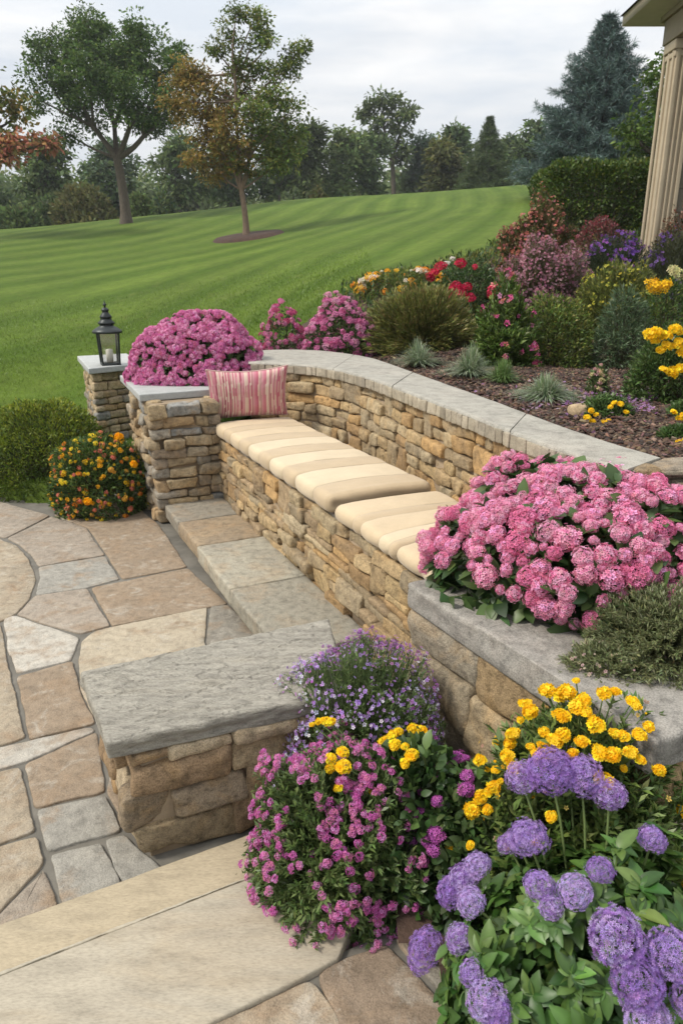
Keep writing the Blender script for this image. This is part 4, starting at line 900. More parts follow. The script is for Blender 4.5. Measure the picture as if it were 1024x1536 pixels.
def cushion(name, label, s0, s1, z0, th, stripes, seed, sag=0.0, tilt=0.0):
    """stripes: list of (width share, colour)"""
    Ls = s1-s0; q0, q1 = -.035, .615; n = int(Ls/.009); hx, hy, hz = Ls/2, (q1-q0)/2, th/2; r = .046
    U, Fq = cubegrid(ends(n, r/hx*.8), tuple(np.concatenate([-1+(1-np.cos(np.linspace(0, PI/2, 7)))*r*1.1/hy, np.linspace(-1+r*1.2/hy, 1-r*1.2/hy, 22), 1-(1-np.cos(np.linspace(PI/2, 0, 7)))*r*1.1/hy])), tuple(np.linspace(-1, 1, 9)))
    p, nn = rounded(U, (hx, hy, hz), r)
    w = np.array([a for a, _ in stripes], float); w = np.cumsum(w/w.sum()); u = (p[:, 0]+hx)/Ls; i = np.minimum(np.searchsorted(w, u+.004*np.sin(p[:, 1]*9+u*30)), len(w)-1); lo = np.concatenate([[0], w])[i]; hi = w[i]
    f = (u-lo)/(hi-lo); front = np.clip((-p[:, 1]-hy+.12)/.12, 0, 1); puff = np.abs(np.sin(PI*np.clip(f, 0, 1)))**.45
    p = p+nn*((puff-1)*(.008+.015*front))[:, None]*np.clip(nn[:, 2]+.6+front, 0, 1)[:, None]
    p[:, 2] += (.006*fbm(p*np.array([4, 4, 0])+seed, seed, 2)+.010*np.cos(p[:, 1]/hy*PI/2))*(nn[:, 2] > -.3); p = p+nn*(.003*fbm(p*11, seed+2, 3))[:, None]
    xy = OV+(s0+hx+p[:, :1])*DV+((q0+q1)/2+p[:, 1:2])*NV; V = np.concatenate([xy, z0+hz+p[:, 2:3]+tilt*p[:, :1]], 1)
    C = np.array([c for _, c in stripes], float)[i]; edge = np.clip(1-np.minimum(f, 1-f)*(hi-lo)*Ls/.006, 0, 1)[:, None]  # crease shade put into the colour along stripe grooves, so the ridges show
    a = Acc(); a.add(V, Fq[:, ::-1] , C*(1-.4*edge)); c0 = B((s0+s1)/2, .29)+(z0,)
    return solo(name, a, M_CUSH, label, 'cushion', c0)
CRM, TAN_, LT = (.55, .435, .285), (.475, .37, .24), (.58, .475, .325)
cushion('seat_cushion', 'long cream and tan striped seat cushion lying under the pillow', .17, 2.36, .636, .108, [(1.3, CRM), (.8, TAN_), (1.1, CRM), (1, TAN_), (1.15, LT), (1, TAN_), (1.2, LT), (1.0, TAN_), (1.35, LT), (1.15, TAN_)], 3)
cushion('seat_cushion', 'short striped seat cushion beside the near pink mum', 2.40, 3.43, .627, .088, [(1.3, CRM), (.45, TAN_), (1.1, CRM), (.55, LT), (.35, TAN_), (1.2, CRM), (1.0, LT)], 4)

# striped scatter pillow leaning at the head of the bench
nx, ny = 90, 64; gu, gv = np.meshgrid(np.linspace(-1, 1, nx), np.linspace(-1, 1, ny), indexing='ij')
wd, ht, tk = .315, .215, .095
th_ = tk*((1-np.abs(gu)**2.6)*(1-np.abs(gv)**2.6))**.5
X = gu*wd*(1-.07*(1-gv**2)); Z = gv*ht*(1-.09*(1-gu**2)); Z = Z+.022*gu*(gv > -2)*.6-.016*np.clip(gv, 0, 1)*(1-gu**2)
wr = .006*fbm(np.stack([gu*4, gv*3, gu*0], -1), 8, 3)
def pil(side): return np.stack([X, side*(th_+wr*(th_ > .02)), Z], -1).reshape(-1, 3)
rgp = np.random.default_rng(12); nb = 84; cw = np.cumsum(rgp.uniform(.3, 1.6, nb)); cw /= cw[-1]
pal = np.array([(.44, .12, .17), (.62, .46, .38), (.52, .20, .25), (.66, .54, .45), (.32, .07, .11), (.46, .26, .25), (.58, .29, .32), (.50, .16, .21)]); pc = pal[rgp.integers(0, 8, nb)]
ci = np.minimum(np.searchsorted(cw, ((gu+1)/2+.004*np.sin(gv*5)).ravel()), nb-1); PCc = pc[ci]
ix = np.arange(nx*ny).reshape(nx, ny); q = np.stack([ix[:-1, :-1], ix[1:, :-1], ix[1:, 1:], ix[:-1, 1:]], -1).reshape(-1, 4)
a = Acc(); P0 = np.concatenate([pil(-1), pil(1)]); lean = math.radians(17); yaw = math.radians(10)
Rx = np.array([[1, 0, 0], [0, math.cos(lean), math.sin(lean)], [0, -math.sin(lean), math.cos(lean)]]); Rz = np.array([[math.cos(yaw), math.sin(yaw), 0], [-math.sin(yaw), math.cos(yaw), 0], [0, 0, 1]])
P0 = P0@Rx@Rz; pcn = PD(372, 597, 5.55); P0 = P0+pcn; dzp = .738-P0[:, 2].min(); P0[:, 2] += dzp
a.add(P0, [q, q[:, ::-1]+nx*ny], np.concatenate([PCc, PCc]))
tpw = thing('pillow', 'rose and cream striped pillow leaning at the head of the bench', 'pillow', (float(pcn[0]), float(pcn[1]), .725)); part('cover', a, M_PIL, tpw)
a = Acc(); rim = np.concatenate([ix[:, 0], ix[-1, 1:], ix[-2::-1, -1], ix[0, -2::-1]]); rp_ = (P0[rim]+P0[rim+nx*ny])/2; tube(a, rp_, .0055, (.55, .36, .33), 6); part('piping', a, M_PIL, tpw)

# lantern
M_IRON = m_plain('dark_iron', (.035, .04, .04), .42, .6, .5, 60, .0008, .25)
M_GLASS, nt, p, o = nmat('lantern_glass'); g = nt.nodes.new('ShaderNodeBsdfGlass'); g.inputs['Roughness'].default_value = .08; g.inputs['IOR'].default_value = 1.05; tr_ = nt.nodes.new('ShaderNodeBsdfTransparent'); gl = nt.nodes.new('ShaderNodeBsdfGlossy'); gl.inputs['Roughness'].default_value = .15
mx1 = nt.nodes.new('ShaderNodeMixShader'); mx1.inputs[0].default_value = .22; nt.links.new(tr_.outputs[0], mx1.inputs[1]); nt.links.new(gl.outputs[0], mx1.inputs[2]); nt.links.new(mx1.outputs[0], o.inputs[0])
lx, ly, _ = PD(166, 545, 7.75); lz = .93
tln = thing('lantern', 'dark metal candle lantern with tiered roof on the small pier', 'lantern', (float(lx), float(ly), lz)); s = .135
rot = .42
def rp2(x, y): return (lx+x*math.cos(rot)-y*math.sin(rot), ly+x*math.sin(rot)+y*math.cos(rot))
a = Acc(); lathe(a, [(0, 0), (s*1.12, 0), (s*1.15, .012), (s*1.05, .026), (0, .028)], (lx, ly, lz+.001), k=4, ph=PI/4+rot); part('base', a, M_IRON, tln, False)
for sx, sy in ((-1, -1), (1, -1), (1, 1), (-1, 1)):
    a = Acc(); x0, y0 = rp2(sx*s*.72, sy*s*.72); x1, y1 = rp2(sx*s*.84, sy*s*.84); v = np.array([(x0, y0, lz+.02), (x1, y1, lz+.385)]); tube(a, [v[0], (v[0]+v[1])/2, v[1]], .0125, k=4); part('post', a, M_IRON, tln, False)
for k in range(4):
    a_ = PI/2*k; n_ = np.array([math.cos(a_), math.sin(a_)]); t_ = np.array([-n_[1], n_[0]]); a = Acc(); V = []
    for rr_, z in ((s*.70, .03), (s*.82, .38)):
        for sg in (-1, 1): x, y = rp2(*(n_*rr_+t_*sg*s*.72)); V.append((x, y, lz+z))
    a.add(np.array(V), np.array([(0, 1, 3, 2)])); part('glass_pane', a, M_GLASS, tln, False)
a = Acc(); lathe(a, [(0, .36), (s*1.25, .37), (s*1.30, .385), (s*1.25, .40), (s*1.0, .425), (s*.62, .455), (s*.60, .47), (s*.72, .475), (s*.70, .495), (s*.50, .52), (s*.46, .545), (s*.52, .55), (s*.5, .565), (s*.30, .60), (s*.26, .62), (s*.33, .63), (s*.30, .645), (s*.14, .665), (0, .668)], (lx, ly, lz), k=20); part('roof', a, M_IRON, tln)
a = Acc(); lathe(a, [(0, .66), (.010, .665), (.010, .68), (.022, .692), (.022, .70), (.010, .712), (.006, .73), (0, .755)], (lx, ly, lz), k=12); part('finial', a, M_IRON, tln)
M_WAX = m_plain('wax', (.75, .72, .62), .5, var=.05)
a = Acc(); lathe(a, [(0, .0), (.036, .0), (.037, .13), (.030, .136), (0, .130)], (lx, ly, lz+.028), k=20); tube(a, [(lx, ly, lz+.155), (lx+.003, ly, lz+.175)], .002, (.05, .05, .05), 5)
solo('candle', a, M_WAX, 'pale pillar candle inside the dark lantern', 'candle', (float(lx), float(ly), lz+.028))

tln.scale = (.9, .9, .9)
# corner of the house
M_PAINT = m_plain('beige_paint', (.42, .35, .245), .6, var=.1, bumpsc=40, bd=.001); M_PAINT2 = m_plain('taupe_trim', (.25, .205, .135), .6, var=.1); M_SIDE = m_plain('taupe_wall', (.22, .195, .15), .7, var=.12)
HY = 9.0; pc_ = PD(985, 323, HY); px0 = PD(975, 330, HY)[0]+.045; pw = .235; ztop = PD(997, 58, HY)[2]; zb_ = tz(pc_[0], HY)-.2
th_ = thing('house', 'beige house corner with fluted corner column under an overhanging roof', 'house', (float(px0)+.5, HY+.5, float(zb_)))
a = Acc(); box(a, (px0+pw/2, HY+pw/2, (zb_+ztop)/2), (pw/2, pw/2, (ztop-zb_)/2), r=.006)
for dx_ in (.025, .09, .145, .21): box(a, (px0+dx_, HY-.008, (zb_+ztop)/2), (.022 if dx_ in (.025, .21) else .012, .014, (ztop-zb_)/2-.01), r=.004)
for dy_ in (.03, .15, .28): box(a, (px0-.008, HY+dy_, (zb_+ztop)/2), (.014, .02, (ztop-zb_)/2-.01), r=.004)
box(a, (px0+pw/2, HY+pw/2, zb_+.42), (pw/2+.04, pw/2+.04, .10), r=.01); box(a, (px0+pw/2, HY+pw/2, ztop-.05), (pw/2+.035, pw/2+.035, .05), r=.01); box(a, (px0+pw/2, HY+pw/2, ztop-.14), (pw/2+.018, pw/2+.018, .03), r=.01)
part('column', a, M_PAINT, th_)
a = Acc(); box(a, (px0+2.6, HY+.17, (zb_+ztop)/2), (2.36, .05, (ztop-zb_)/2+.0), r=.004)
for k in range(14): box(a, (px0+2.6, HY+.115, zb_+.3+k*.26), (2.35, .01, .012), r=.004)
part('wall', a, M_SIDE, th_)
yb_ = HY+.75; pe_ = PD(932, 40, yb_); ex0 = pe_[0]; ze = pe_[2]; ey0 = HY-3.2
a = Acc(); zt_ = (ze-ztop)/2; box(a, (px0+pw/2, HY-1.3, ztop+zt_), (pw/2+.05, 1.3+pw+.06, zt_), r=.008); box(a, (px0+2.3, HY+.14, ztop+zt_), (2.0, .15, zt_-.002), r=.008); box(a, (px0+pw/2, HY-1.3, ze-.06), (pw/2+.09, 1.3+pw+.10, .03), r=.008); part('entablature', a, M_PAINT2, th_)
pass
a = Acc()
V = np.array([(ex0, ey0, ze), (ex0+8, ey0, ze), (ex0+8, ey0, ze+.11), (ex0, ey0, ze+.11), (ex0, yb_, ze), (ex0, yb_, ze+.11), (ex0+8, yb_, ze), (ex0+8, yb_, ze+.11)]); a.add(V, np.array([(0, 1, 2, 3), (4, 0, 3, 5), (0, 4, 6, 1), (4, 5, 7, 6)]))
part('eave', a, M_PAINT, th_, False)
M_ROOF = m_plain('roof_shingle', (.12, .10, .08), .9, var=.3, bumpsc=30, bd=.01)
a = Acc(); e_ = .03; V = np.array([(ex0-e_, ey0-e_, ze+.112), (ex0+8, ey0-e_, ze+.112), (ex0+8, yb_+e_, ze+.112), (ex0-e_, yb_+e_, ze+.112), (ex0+2.0, ey0+2.0, ze+.95), (ex0+8, ey0+2.0, ze+.95), (ex0+8, yb_-2.0, ze+.95), (ex0+2.0, yb_-2.0, ze+.95)]); a.add(V, np.array([(0, 1, 5, 4), (3, 0, 4, 7), (2, 3, 7, 6), (4, 5, 6, 7)])); part('roof', a, M_ROOF, th_, False)

# ------------------------------------------------------------------ plants of the raised bed
def G(px, py): return None
def bedbush(name, label, cat, x0, x1, yt, Y, n, T, ls, cols, seed, lump=.12, asp=.8, group=None, blossoms=None, bl_n=0, bl_T=None, bl_s=1., bl_test=None, topcols=None, lo=-.35, inner=.14, fr=4., hs=1.):
    c, R = bb(x0, x1, yt, Y, asp); R = R*np.array([1, 1, hs]); t = bush(name, label, cat, c, R*.96, n, T, ls, cols, seed, lump, lo, inner, group, topcols=topcols, fr=fr)
    if bl_n:
        rg = np.random.default_rng(seed+500); P, nn, d = dome_pts(rg, bl_n, c, R*1.0, 0.0, lump, seed, fr)
        if bl_test is not None: k = bl_test(P, d); P, nn = P[k], nn[k]
        a = Acc()
        for i, Th in enumerate(bl_T): k = np.arange(i, len(P), len(bl_T)); scatter(a, Th, P[k], frames_n(unit(nn[k]+[0, -.1, .4]), rg), bl_s*np.clip(1+.25*rg.normal(size=len(k)), .5, 1.6), (1, 1, 1))
        tag(part('blossoms', a, M_PETAL, t), kind='stuff')
    return t
rg = np.random.default_rng(101)
def HD(cols, R, fl, nf=14, T=TF5, sq=.6, lo=0.): return [head_dome(rg, nf, R, fl, T, [c_], lo, sq) for c_ in cols]
bedbush('rose_shrub', 'dusky pink flowering shrub just behind the coping, nearest the far mum', 'flowering shrub', 386, 462, 462, 7.55, 3200, TO, .030, G_DARK, 111, blossoms=1, bl_n=230, bl_T=HD([(.62, .16, .34), (.66, .26, .42), (.5, .08, .2)], .022, .013), asp=.9)
bedbush('rose_shrub', 'wider pink shrub with pale blossoms and large leaves behind the coping', 'flowering shrub', 452, 566, 450, 7.3, 4600, TO, .034, G_DARK+G_FRESH[:1], 112, bl_n=360, bl_T=HD([(.66, .22, .42), (.76, .38, .54), (.60, .15, .34)], .024, .014), asp=.8)
bedbush('zinnia', 'orange and white zinnia bed at the lawn edge', 'flowering plant', 535, 675, 402, 9.0, 5000, TNW, .035, G_OLIVE+G_FRESH, 113, bl_n=430, bl_T=HD([(.86, .38, .02), (.88, .52, .05), (.8, .28, .03), (.75, .72, .6)], .03, .018, 10), bl_test=lambda P, d: fbm(P*4, 9, 2) > -.12)
bedbush('rose_shrub', 'dark green rose bush with a few crimson roses', 'flowering shrub', 640, 765, 392, 8.7, 6500, TO, .035, G_DARK, 114, lump=.14)
def cluster(parent, name, px, Y, cols, Rh, fl, nf=26, T=TF5, mat=None):
    va = HD(cols, Rh, fl, nf, T, .8, -.4); P = np.array([PD(x, y, Y) for x, y in px]); nn = unit(np.tile([0, -.6, .7], (len(P), 1))+rg.normal(0, .25, (len(P), 3))); heads_parts(parent, name, va, M_PETAL, P, nn, rg, 1.0, sv=.2)
t_rose = [o for o in bpy.data.objects if o.get('label', '').startswith('dark green rose bush')][0]
cluster(t_rose, 'rose', [(678, 432), (690, 437), (700, 430), (696, 444), (684, 428), (645, 416), (650, 410), (739, 437), (743, 432), (735, 443), (712, 400), (690, 395), (675, 445), (705, 447), (660, 400)], 8.15, [(.55, .02, .07), (.62, .03, .10), (.45, .01, .05)], .045, .022)
t_ = bedbush('yarrow', 'white topped yarrow stalk behind the crimson roses', 'flowering plant', 660, 700, 388, 9.2, 500, TNW, .03, G_FRESH, 115, bl_n=16, bl_T=HD([(.8, .8, .74)], .03, .014))
def airybed(name, label, cat, x0, x1, yt, Y, ns, lps, ls, cols, fl, seed, asp=.8, nf=300, lump=.15, leafT=TN, fsz=(.014, .3), spread=.6, lo=-.1, stemcol=(.13, .15, .05), extra=None, grp=None):
    c, R = bb(x0, x1, yt, Y, asp); return airy(name, label, cat, c, R, ns, lps, ls, cols, fl, seed, nf=nf, lump=lump, leafT=leafT, fsz=fsz, spread=spread, lo=lo, stemcol=stemcol, extra=extra)
airybed('coreopsis', 'wispy olive green perennial mound without open flowers', 'perennial', 552, 722, 430, 7.2, 2200, 24, .05, [(.25, .24, .07), (.2, .22, .06), (.16, .2, .05), (.28, .22, .09)], None, 116, spread=.3, lump=.28)
airybed('cosmos', 'loose open perennial with small pink and coral blooms', 'flowering plant', 712, 812, 436, 5.9, 700, 18, .045, G_FRESH, [([(.78, .12, .35), (.75, .25, .25), (.8, .35, .55)], .8, lambda d, P: fbm(P*7, 3, 2) > .05)], 117, nf=240, leafT=TNW, fsz=(.020, .3), extra=4, lump=.3)
bedbush('potentilla', 'rounded bright green bush in the middle of the bed', 'shrub', 775, 895, 440, 6.1, 12000, TNW, .034, G_FRESH+G_OLIVE, 118, lump=.2, fr=3.)
bedbush('lavender_cotton', 'upright blue green feathery bush at the bed centre right', 'shrub', 898, 985, 430, 6.0, 10000, TN, .042, [(.10, .16, .075), (.075, .125, .06), (.14, .19, .10)], 119, lump=.2, fr=3.)
airybed('goldenrod', 'yellow green wispy perennial rising above the green bushes', 'perennial', 868, 1005, 390, 7.4, 1300, 24, .045, G_OLIVE, [([(.55, .5, .06), (.45, .45, .08)], .8, lambda d, P: d[:, 2] > .3)], 120, nf=900, fsz=(.013, .4), spread=.45)
airybed('smokebush', 'coral red airy shrub in front of the hedge', 'shrub', 748, 868, 326, 9.4, 1500, 26, .045, [(.16, .12, .05), (.22, .12, .06), (.12, .14, .045), (.10, .13, .04)], [([(.52, .16, .12), (.56, .24, .18), (.5, .15, .2)], .8, lambda d, P: d[:, 2] > -.2)], 121, nf=2600, fsz=(.018, .3), leafT=TNW, lump=.4)
airybed('heather', 'mauve pink heather mound below the coral shrub', 'shrub', 748, 892, 362, 8.4, 2000, 24, .04, [(.15, .12, .07), (.13, .15, .06), (.2, .12, .1)], [([(.46, .22, .30), (.54, .30, .36), (.42, .16, .24)], .9, lambda d, P: d[:, 2] > -.4)], 122, nf=6000, fsz=(.013, .3), lump=.4)
bedbush('barberry', 'burgundy leaved shrub between hedge and column', 'shrub', 860, 945, 322, 9.9, 5000, TO, .035, [(.15, .06, .06), (.18, .09, .07), (.10, .10, .05)], 123, topcols=[(.30, .05, .07), (.2, .06, .07)])
airybed('aster', 'deep violet aster drift in front of the house column', 'flowering plant', 872, 985, 352, 8.9, 1000, 20, .04, [(.04, .07, .035), (.06, .08, .05)], [([(.17, .07, .36), (.24, .11, .46), (.30, .10, .40)], .9, lambda d, P: fbm(P*5, 7, 2) > -.05)], 124, nf=1500, fsz=(.02, .3))
airybed('aster', 'dull violet aster clump at the right edge beneath the house', 'flowering plant', 962, 1070, 345, 8.5, 900, 20, .04, [(.06, .075, .045), (.08, .085, .05)], [([(.16, .08, .30), (.22, .12, .38)], .8, lambda d, P: fbm(P*5, 8, 2) > .05)], 125, nf=900, fsz=(.02, .3))
bedbush('photinia', 'reddish brown leaved bush at the foot of the house wall', 'shrub', 985, 1075, 305, 8.75, 4500, TO, .035, [(.10, .08, .04), (.13, .07, .04), (.07, .08, .035)], 126, topcols=[(.22, .09, .05), (.16, .08, .05)])
t_ = bedbush('marigold', 'marigold clump with a pale cream bloom near the right edge', 'flowering plant', 955, 1060, 412, 6.5, 5000, TNW, .036, G_DARK+G_FRESH, 127)
cluster(t_, 'flower_head', [(985, 433), (978, 428), (992, 430), (1000, 426)], 6.0, [(.88, .50, .02)], .040, .02); cluster(t_, 'cream_flower_head', [(1010, 407), (1017, 410)], 6.1, [(.75, .72, .38)], .045, .02)
t_ = bedbush('marigold', 'tall marigold with big yellow clusters standing on the right', 'flowering plant', 950, 1090, 485, 3.95, 9000, TNW, .032, [(.09, .15, .04), (.06, .11, .03), (.13, .19, .06)], 128, asp=.6)
pomb = [marig(.026, .55) for _ in range(3)]
def poms(t_, px, Y, va=None, s=1.):
    P = np.array([PD(x, y, Y) for x, y in px]); heads_parts(t_, 'flower_head', va or pomb, M_PETAL, P, unit(np.tile([0, -.35, .9], (len(P), 1))+rg.normal(0, .2, (len(P), 3))), rg, s, sv=.18)
poms(t_, [(975, 502), (985, 498), (993, 506), (1012, 494), (1020, 500), (990, 525), (1000, 518), (1015, 520), (1022, 530), (995, 555), (1008, 558), (1020, 552), (1018, 512), (982, 512), (1000, 503)], 3.62)
t_ = bedbush('marigold', 'low marigold with gold heads beside a tan rock at the coping', 'flowering plant', 872, 950, 594, 3.5, 3000, TNW, .026, [(.10, .17, .05), (.13, .2, .07), (.07, .12, .04)], 129, asp=.7)
poms(t_, [(888, 632), (880, 626), (893, 622), (905, 634), (912, 630), (920, 604), (915, 610), (930, 606), (938, 618), (900, 640), (886, 616)], 3.30, s=.55)
t_ = bedbush('snapdragon', 'slender green sprig with faint pink buds behind the low marigold', 'flowering plant', 884, 914, 552, 4.15, 900, TNW, .028, [(.12, .17, .06), (.09, .14, .05)], 130, asp=1., bl_n=60, bl_T=HD([(.7, .4, .4), (.65, .55, .3)], .010, .007, 6), hs=1.05)
t_ = bedbush('marigold', 'small clump of gold marigolds above the cobbled wall end', 'flowering plant', 990, 1050, 645, 2.98, 1400, TNW, .024, [(.08, .14, .04), (.06, .11, .03)], 131, asp=.7)
poms(t_, [(1008, 668), (1018, 664), (1012, 676), (1028, 660), (1002, 672)], 2.88, s=.55)
t_ = bedbush('marigold', 'gold marigold sprig against the right edge above the mulch', 'flowering plant', 1005, 1060, 600, 3.45, 1400, TNW, .026, [(.08, .14, .04), (.10, .16, .05)], 132, asp=.7)
poms(t_, [(1018, 628), (1024, 622), (1010, 618)], 3.28, s=.6)
# silvery sedge tufts just behind the coping
def tuft(label, px, py, wpx, Y, n, cols, seed, hpx=42):
    g = tz(PD(px, py, Y)[0], Y)+.05; sc_ = ppm(Y, float(g)); c = PD(px, py, Y); c[2] = g; r = wpx/2/sc_; rg = np.random.default_rng(seed)
    t = plantroot('sedge_tuft', label, 'ornamental grass', c, g, 'sedge tufts along the coping'); ph = rg.uniform(0, 2*PI, n); out = rg.random(n)**.7; d = np.stack([np.cos(ph), np.sin(ph), np.zeros(n)], 1)
    L = r*(.75+.5*rg.random(n)); hh = hpx/sc_*(1.25-out*.8); S = c+d*(rg.random((n, 1))*.05); a = Acc(); w_ = .0032
    side = np.cross(d, [0, 0, 1.]); V = []
    for t__ in (0, .3, .6, .85, 1.):
        P = S+d*(L*out)[:, None]*t__**1.3; P[:, 2] += hh*1.5*(t__-.62*t__*t__*(.6+out*.7)); V += [P-side*w_*(1-t__**2*.9), P+side*w_*(1-t__**2*.9)]
    V = np.stack(V, 1).reshape(-1, 3); o_ = (np.arange(n)*10)[:, None, None]; q = np.array([(2*i, 2*i+1, 2*i+3, 2*i+2) for i in range(4)])
    a.add(V, (q[None]+o_).reshape(-1, 4), np.repeat(pick(rg, cols, n, .15), 10, 0)); part('blades', a, M_LEAF, t); return t
SG_ = [(.24, .30, .17), (.30, .36, .24), (.17, .24, .12), (.36, .40, .30)]
tuft('silvery sedge tuft farthest along the coping, below the olive mound', 627, 545, 100, 6.1, 650, SG_, 141)
tuft('pale sedge tuft, second from the far end of the coping', 703, 570, 96, 5.05, 800, SG_, 142, 48)
tuft('greener sedge tuft tucked between the pale ones', 752, 580, 62, 4.75, 500, [(.14, .22, .07), (.18, .26, .09), (.1, .17, .05)], 143, 36)
tuft('widest sedge tuft, nearest the low gold marigold', 816, 608, 118, 4.0, 800, SG_, 144, 40)
M_ROCK = m_stone('field_rock', stain=(.4, .28, .16), sc=3)
a = Acc(); rk = PD(866, 634, 3.5); rkz = float(tz(rk[0], 3.5))+.075; stone(a, (rk[0], rk[1], rkz), (.055, .04, .035), np.eye(3), .03, (.42, .32, .2), 9, .006, .4); solo('rock', a, M_ROCK, 'rounded tan rock on the mulch behind the coping', 'rock', (float(rk[0]), 3.5, rkz-.03))
# violet creeping flowers over the mulch
rg2 = np.random.default_rng(151); cc_ = PD(975, 630, 3.7); n = 900; x = cc_[0]+rg2.normal(0, .30, n); y = 3.75+rg2.normal(0, .30, n); k = inpoly(x, y, BED) & (fbm(np.stack([x*4, y*4, x*0], 1), 3, 2) > -.15); x, y = x[k], y[k]
a = Acc(); scatter(a, TF5, np.stack([x, y, tz(x, y)+.07+rg2.uniform(0, .02, len(x))], 1), frames_n(unit(rg2.normal(0, .5, (len(x), 3))+[0, 0, 1.]), rg2), .010, pick(rg2, [(.36, .20, .38), (.30, .15, .34), (.5, .35, .45)], len(x), .2))
tag(link('creeping_thyme', a.mesh('creeping_thyme', M_PETAL)), 'tiny violet creeping flowers scattered over the mulch', kind='stuff')
# low green cover filling the back of the bed
rg2 = np.random.default_rng(152); n = 60000; x = rg2.uniform(0, 8, n); y = rg2.uniform(7.0, 16.5, n); k = inpoly(x, y, BED); x, y = x[k], y[k]; hgt = .05+.22*np.clip(fbm(np.stack([x*1.6, y*1.6, x*0], 1), 5, 3)+.35, 0, 1)
a = Acc(); m = len(x); scatter(a, TNW, np.stack([x, y, tz(x, y)+.04+hgt*rg2.random(m)], 1), frames(unit(rg2.normal(0, .5, (m, 3))+[0, 0, 1.]), unit(rg2.normal(size=(m, 3)))), .07*(1+.3*rg2.normal(size=m)).clip(.4, 1.6), pick(rg2, G_DARK+G_OLIVE, m, .2))
tag(link('ground_cover', a.mesh('ground_cover', M_LEAF)), 'low green ground cover filling the back of the raised bed', kind='stuff')

# clipped hedge in front of the house
hc = PD(900, 235, 11.2); sc_ = ppm(11.2, hc[2]); gx0 = PD(824, 300, 11.2)[0]; gx1 = PD(1000, 300, 11.2)[0]; hz1 = hc[2]; hz0 = float(tz((gx0+gx1)/2, 11.2))-.1
t = thing('hedge', 'dense clipped boxy green hedge beside the house column', 'hedge', ((gx0+gx1)/2, 11.9, hz0))
U, Fq = cubegrid(tuple(np.linspace(-1, 1, 40)), tuple(np.linspace(-1, 1, 30)), tuple(np.linspace(-1, 1, 30))); Pn, nn_ = rounded(U, ((gx1-gx0)/2, .7, (hz1-hz0)/2), .28); rgh = np.random.default_rng(161); n = 42000
tri = Fq[rgh.integers(0, len(Fq), n)]; wts = rgh.dirichlet(np.ones(4), n); P = np.einsum('nk,nkj->nj', wts, Pn[tri]); Nn_ = unit(np.einsum('nk,nkj->nj', wts, nn_[tri])); P = P+Nn_*(.10*fbm(P*2.2, 5, 3)-.10*np.abs(rgh.normal(size=n)))[:, None]; ctr = np.array([(gx0+gx1)/2, 11.9, (hz0+hz1)/2]); clh = fbm(P*4, 3, 3)
a = Acc(); scatter(a, TO, P+ctr, frames(unit(Nn_+rgh.normal(0, .6, P.shape)+[0, 0, .3]), unit(rgh.normal(size=P.shape)+Nn_)), .05*(1+.25*rgh.normal(size=n)).clip(.4, 1.7), np.clip(pick(rgh, [(.06, .105, .018), (.08, .13, .024), (.045, .085, .015), (.12, .15, .025)], n, .2)*(1+.4*clh[:, None]), .004, 1)); part('foliage', a, M_LEAF, t)
a = Acc()
for i in range(26): x_ = ctr[0]+(gx1-gx0)*(.5-(i+.5)/26)*.7; y_ = 11.9+rgh.uniform(-.4, .4); tube(a, [(x_, y_, hz0), (x_+rgh.normal(0, .08), y_, (hz0+hz1)/2), (x_+rgh.normal(0, .15), y_+rgh.normal(0, .15), hz1-.12)], [.025, .018, .006], (.09, .07, .05), 5)
part('stems', a, M_BARK, t)
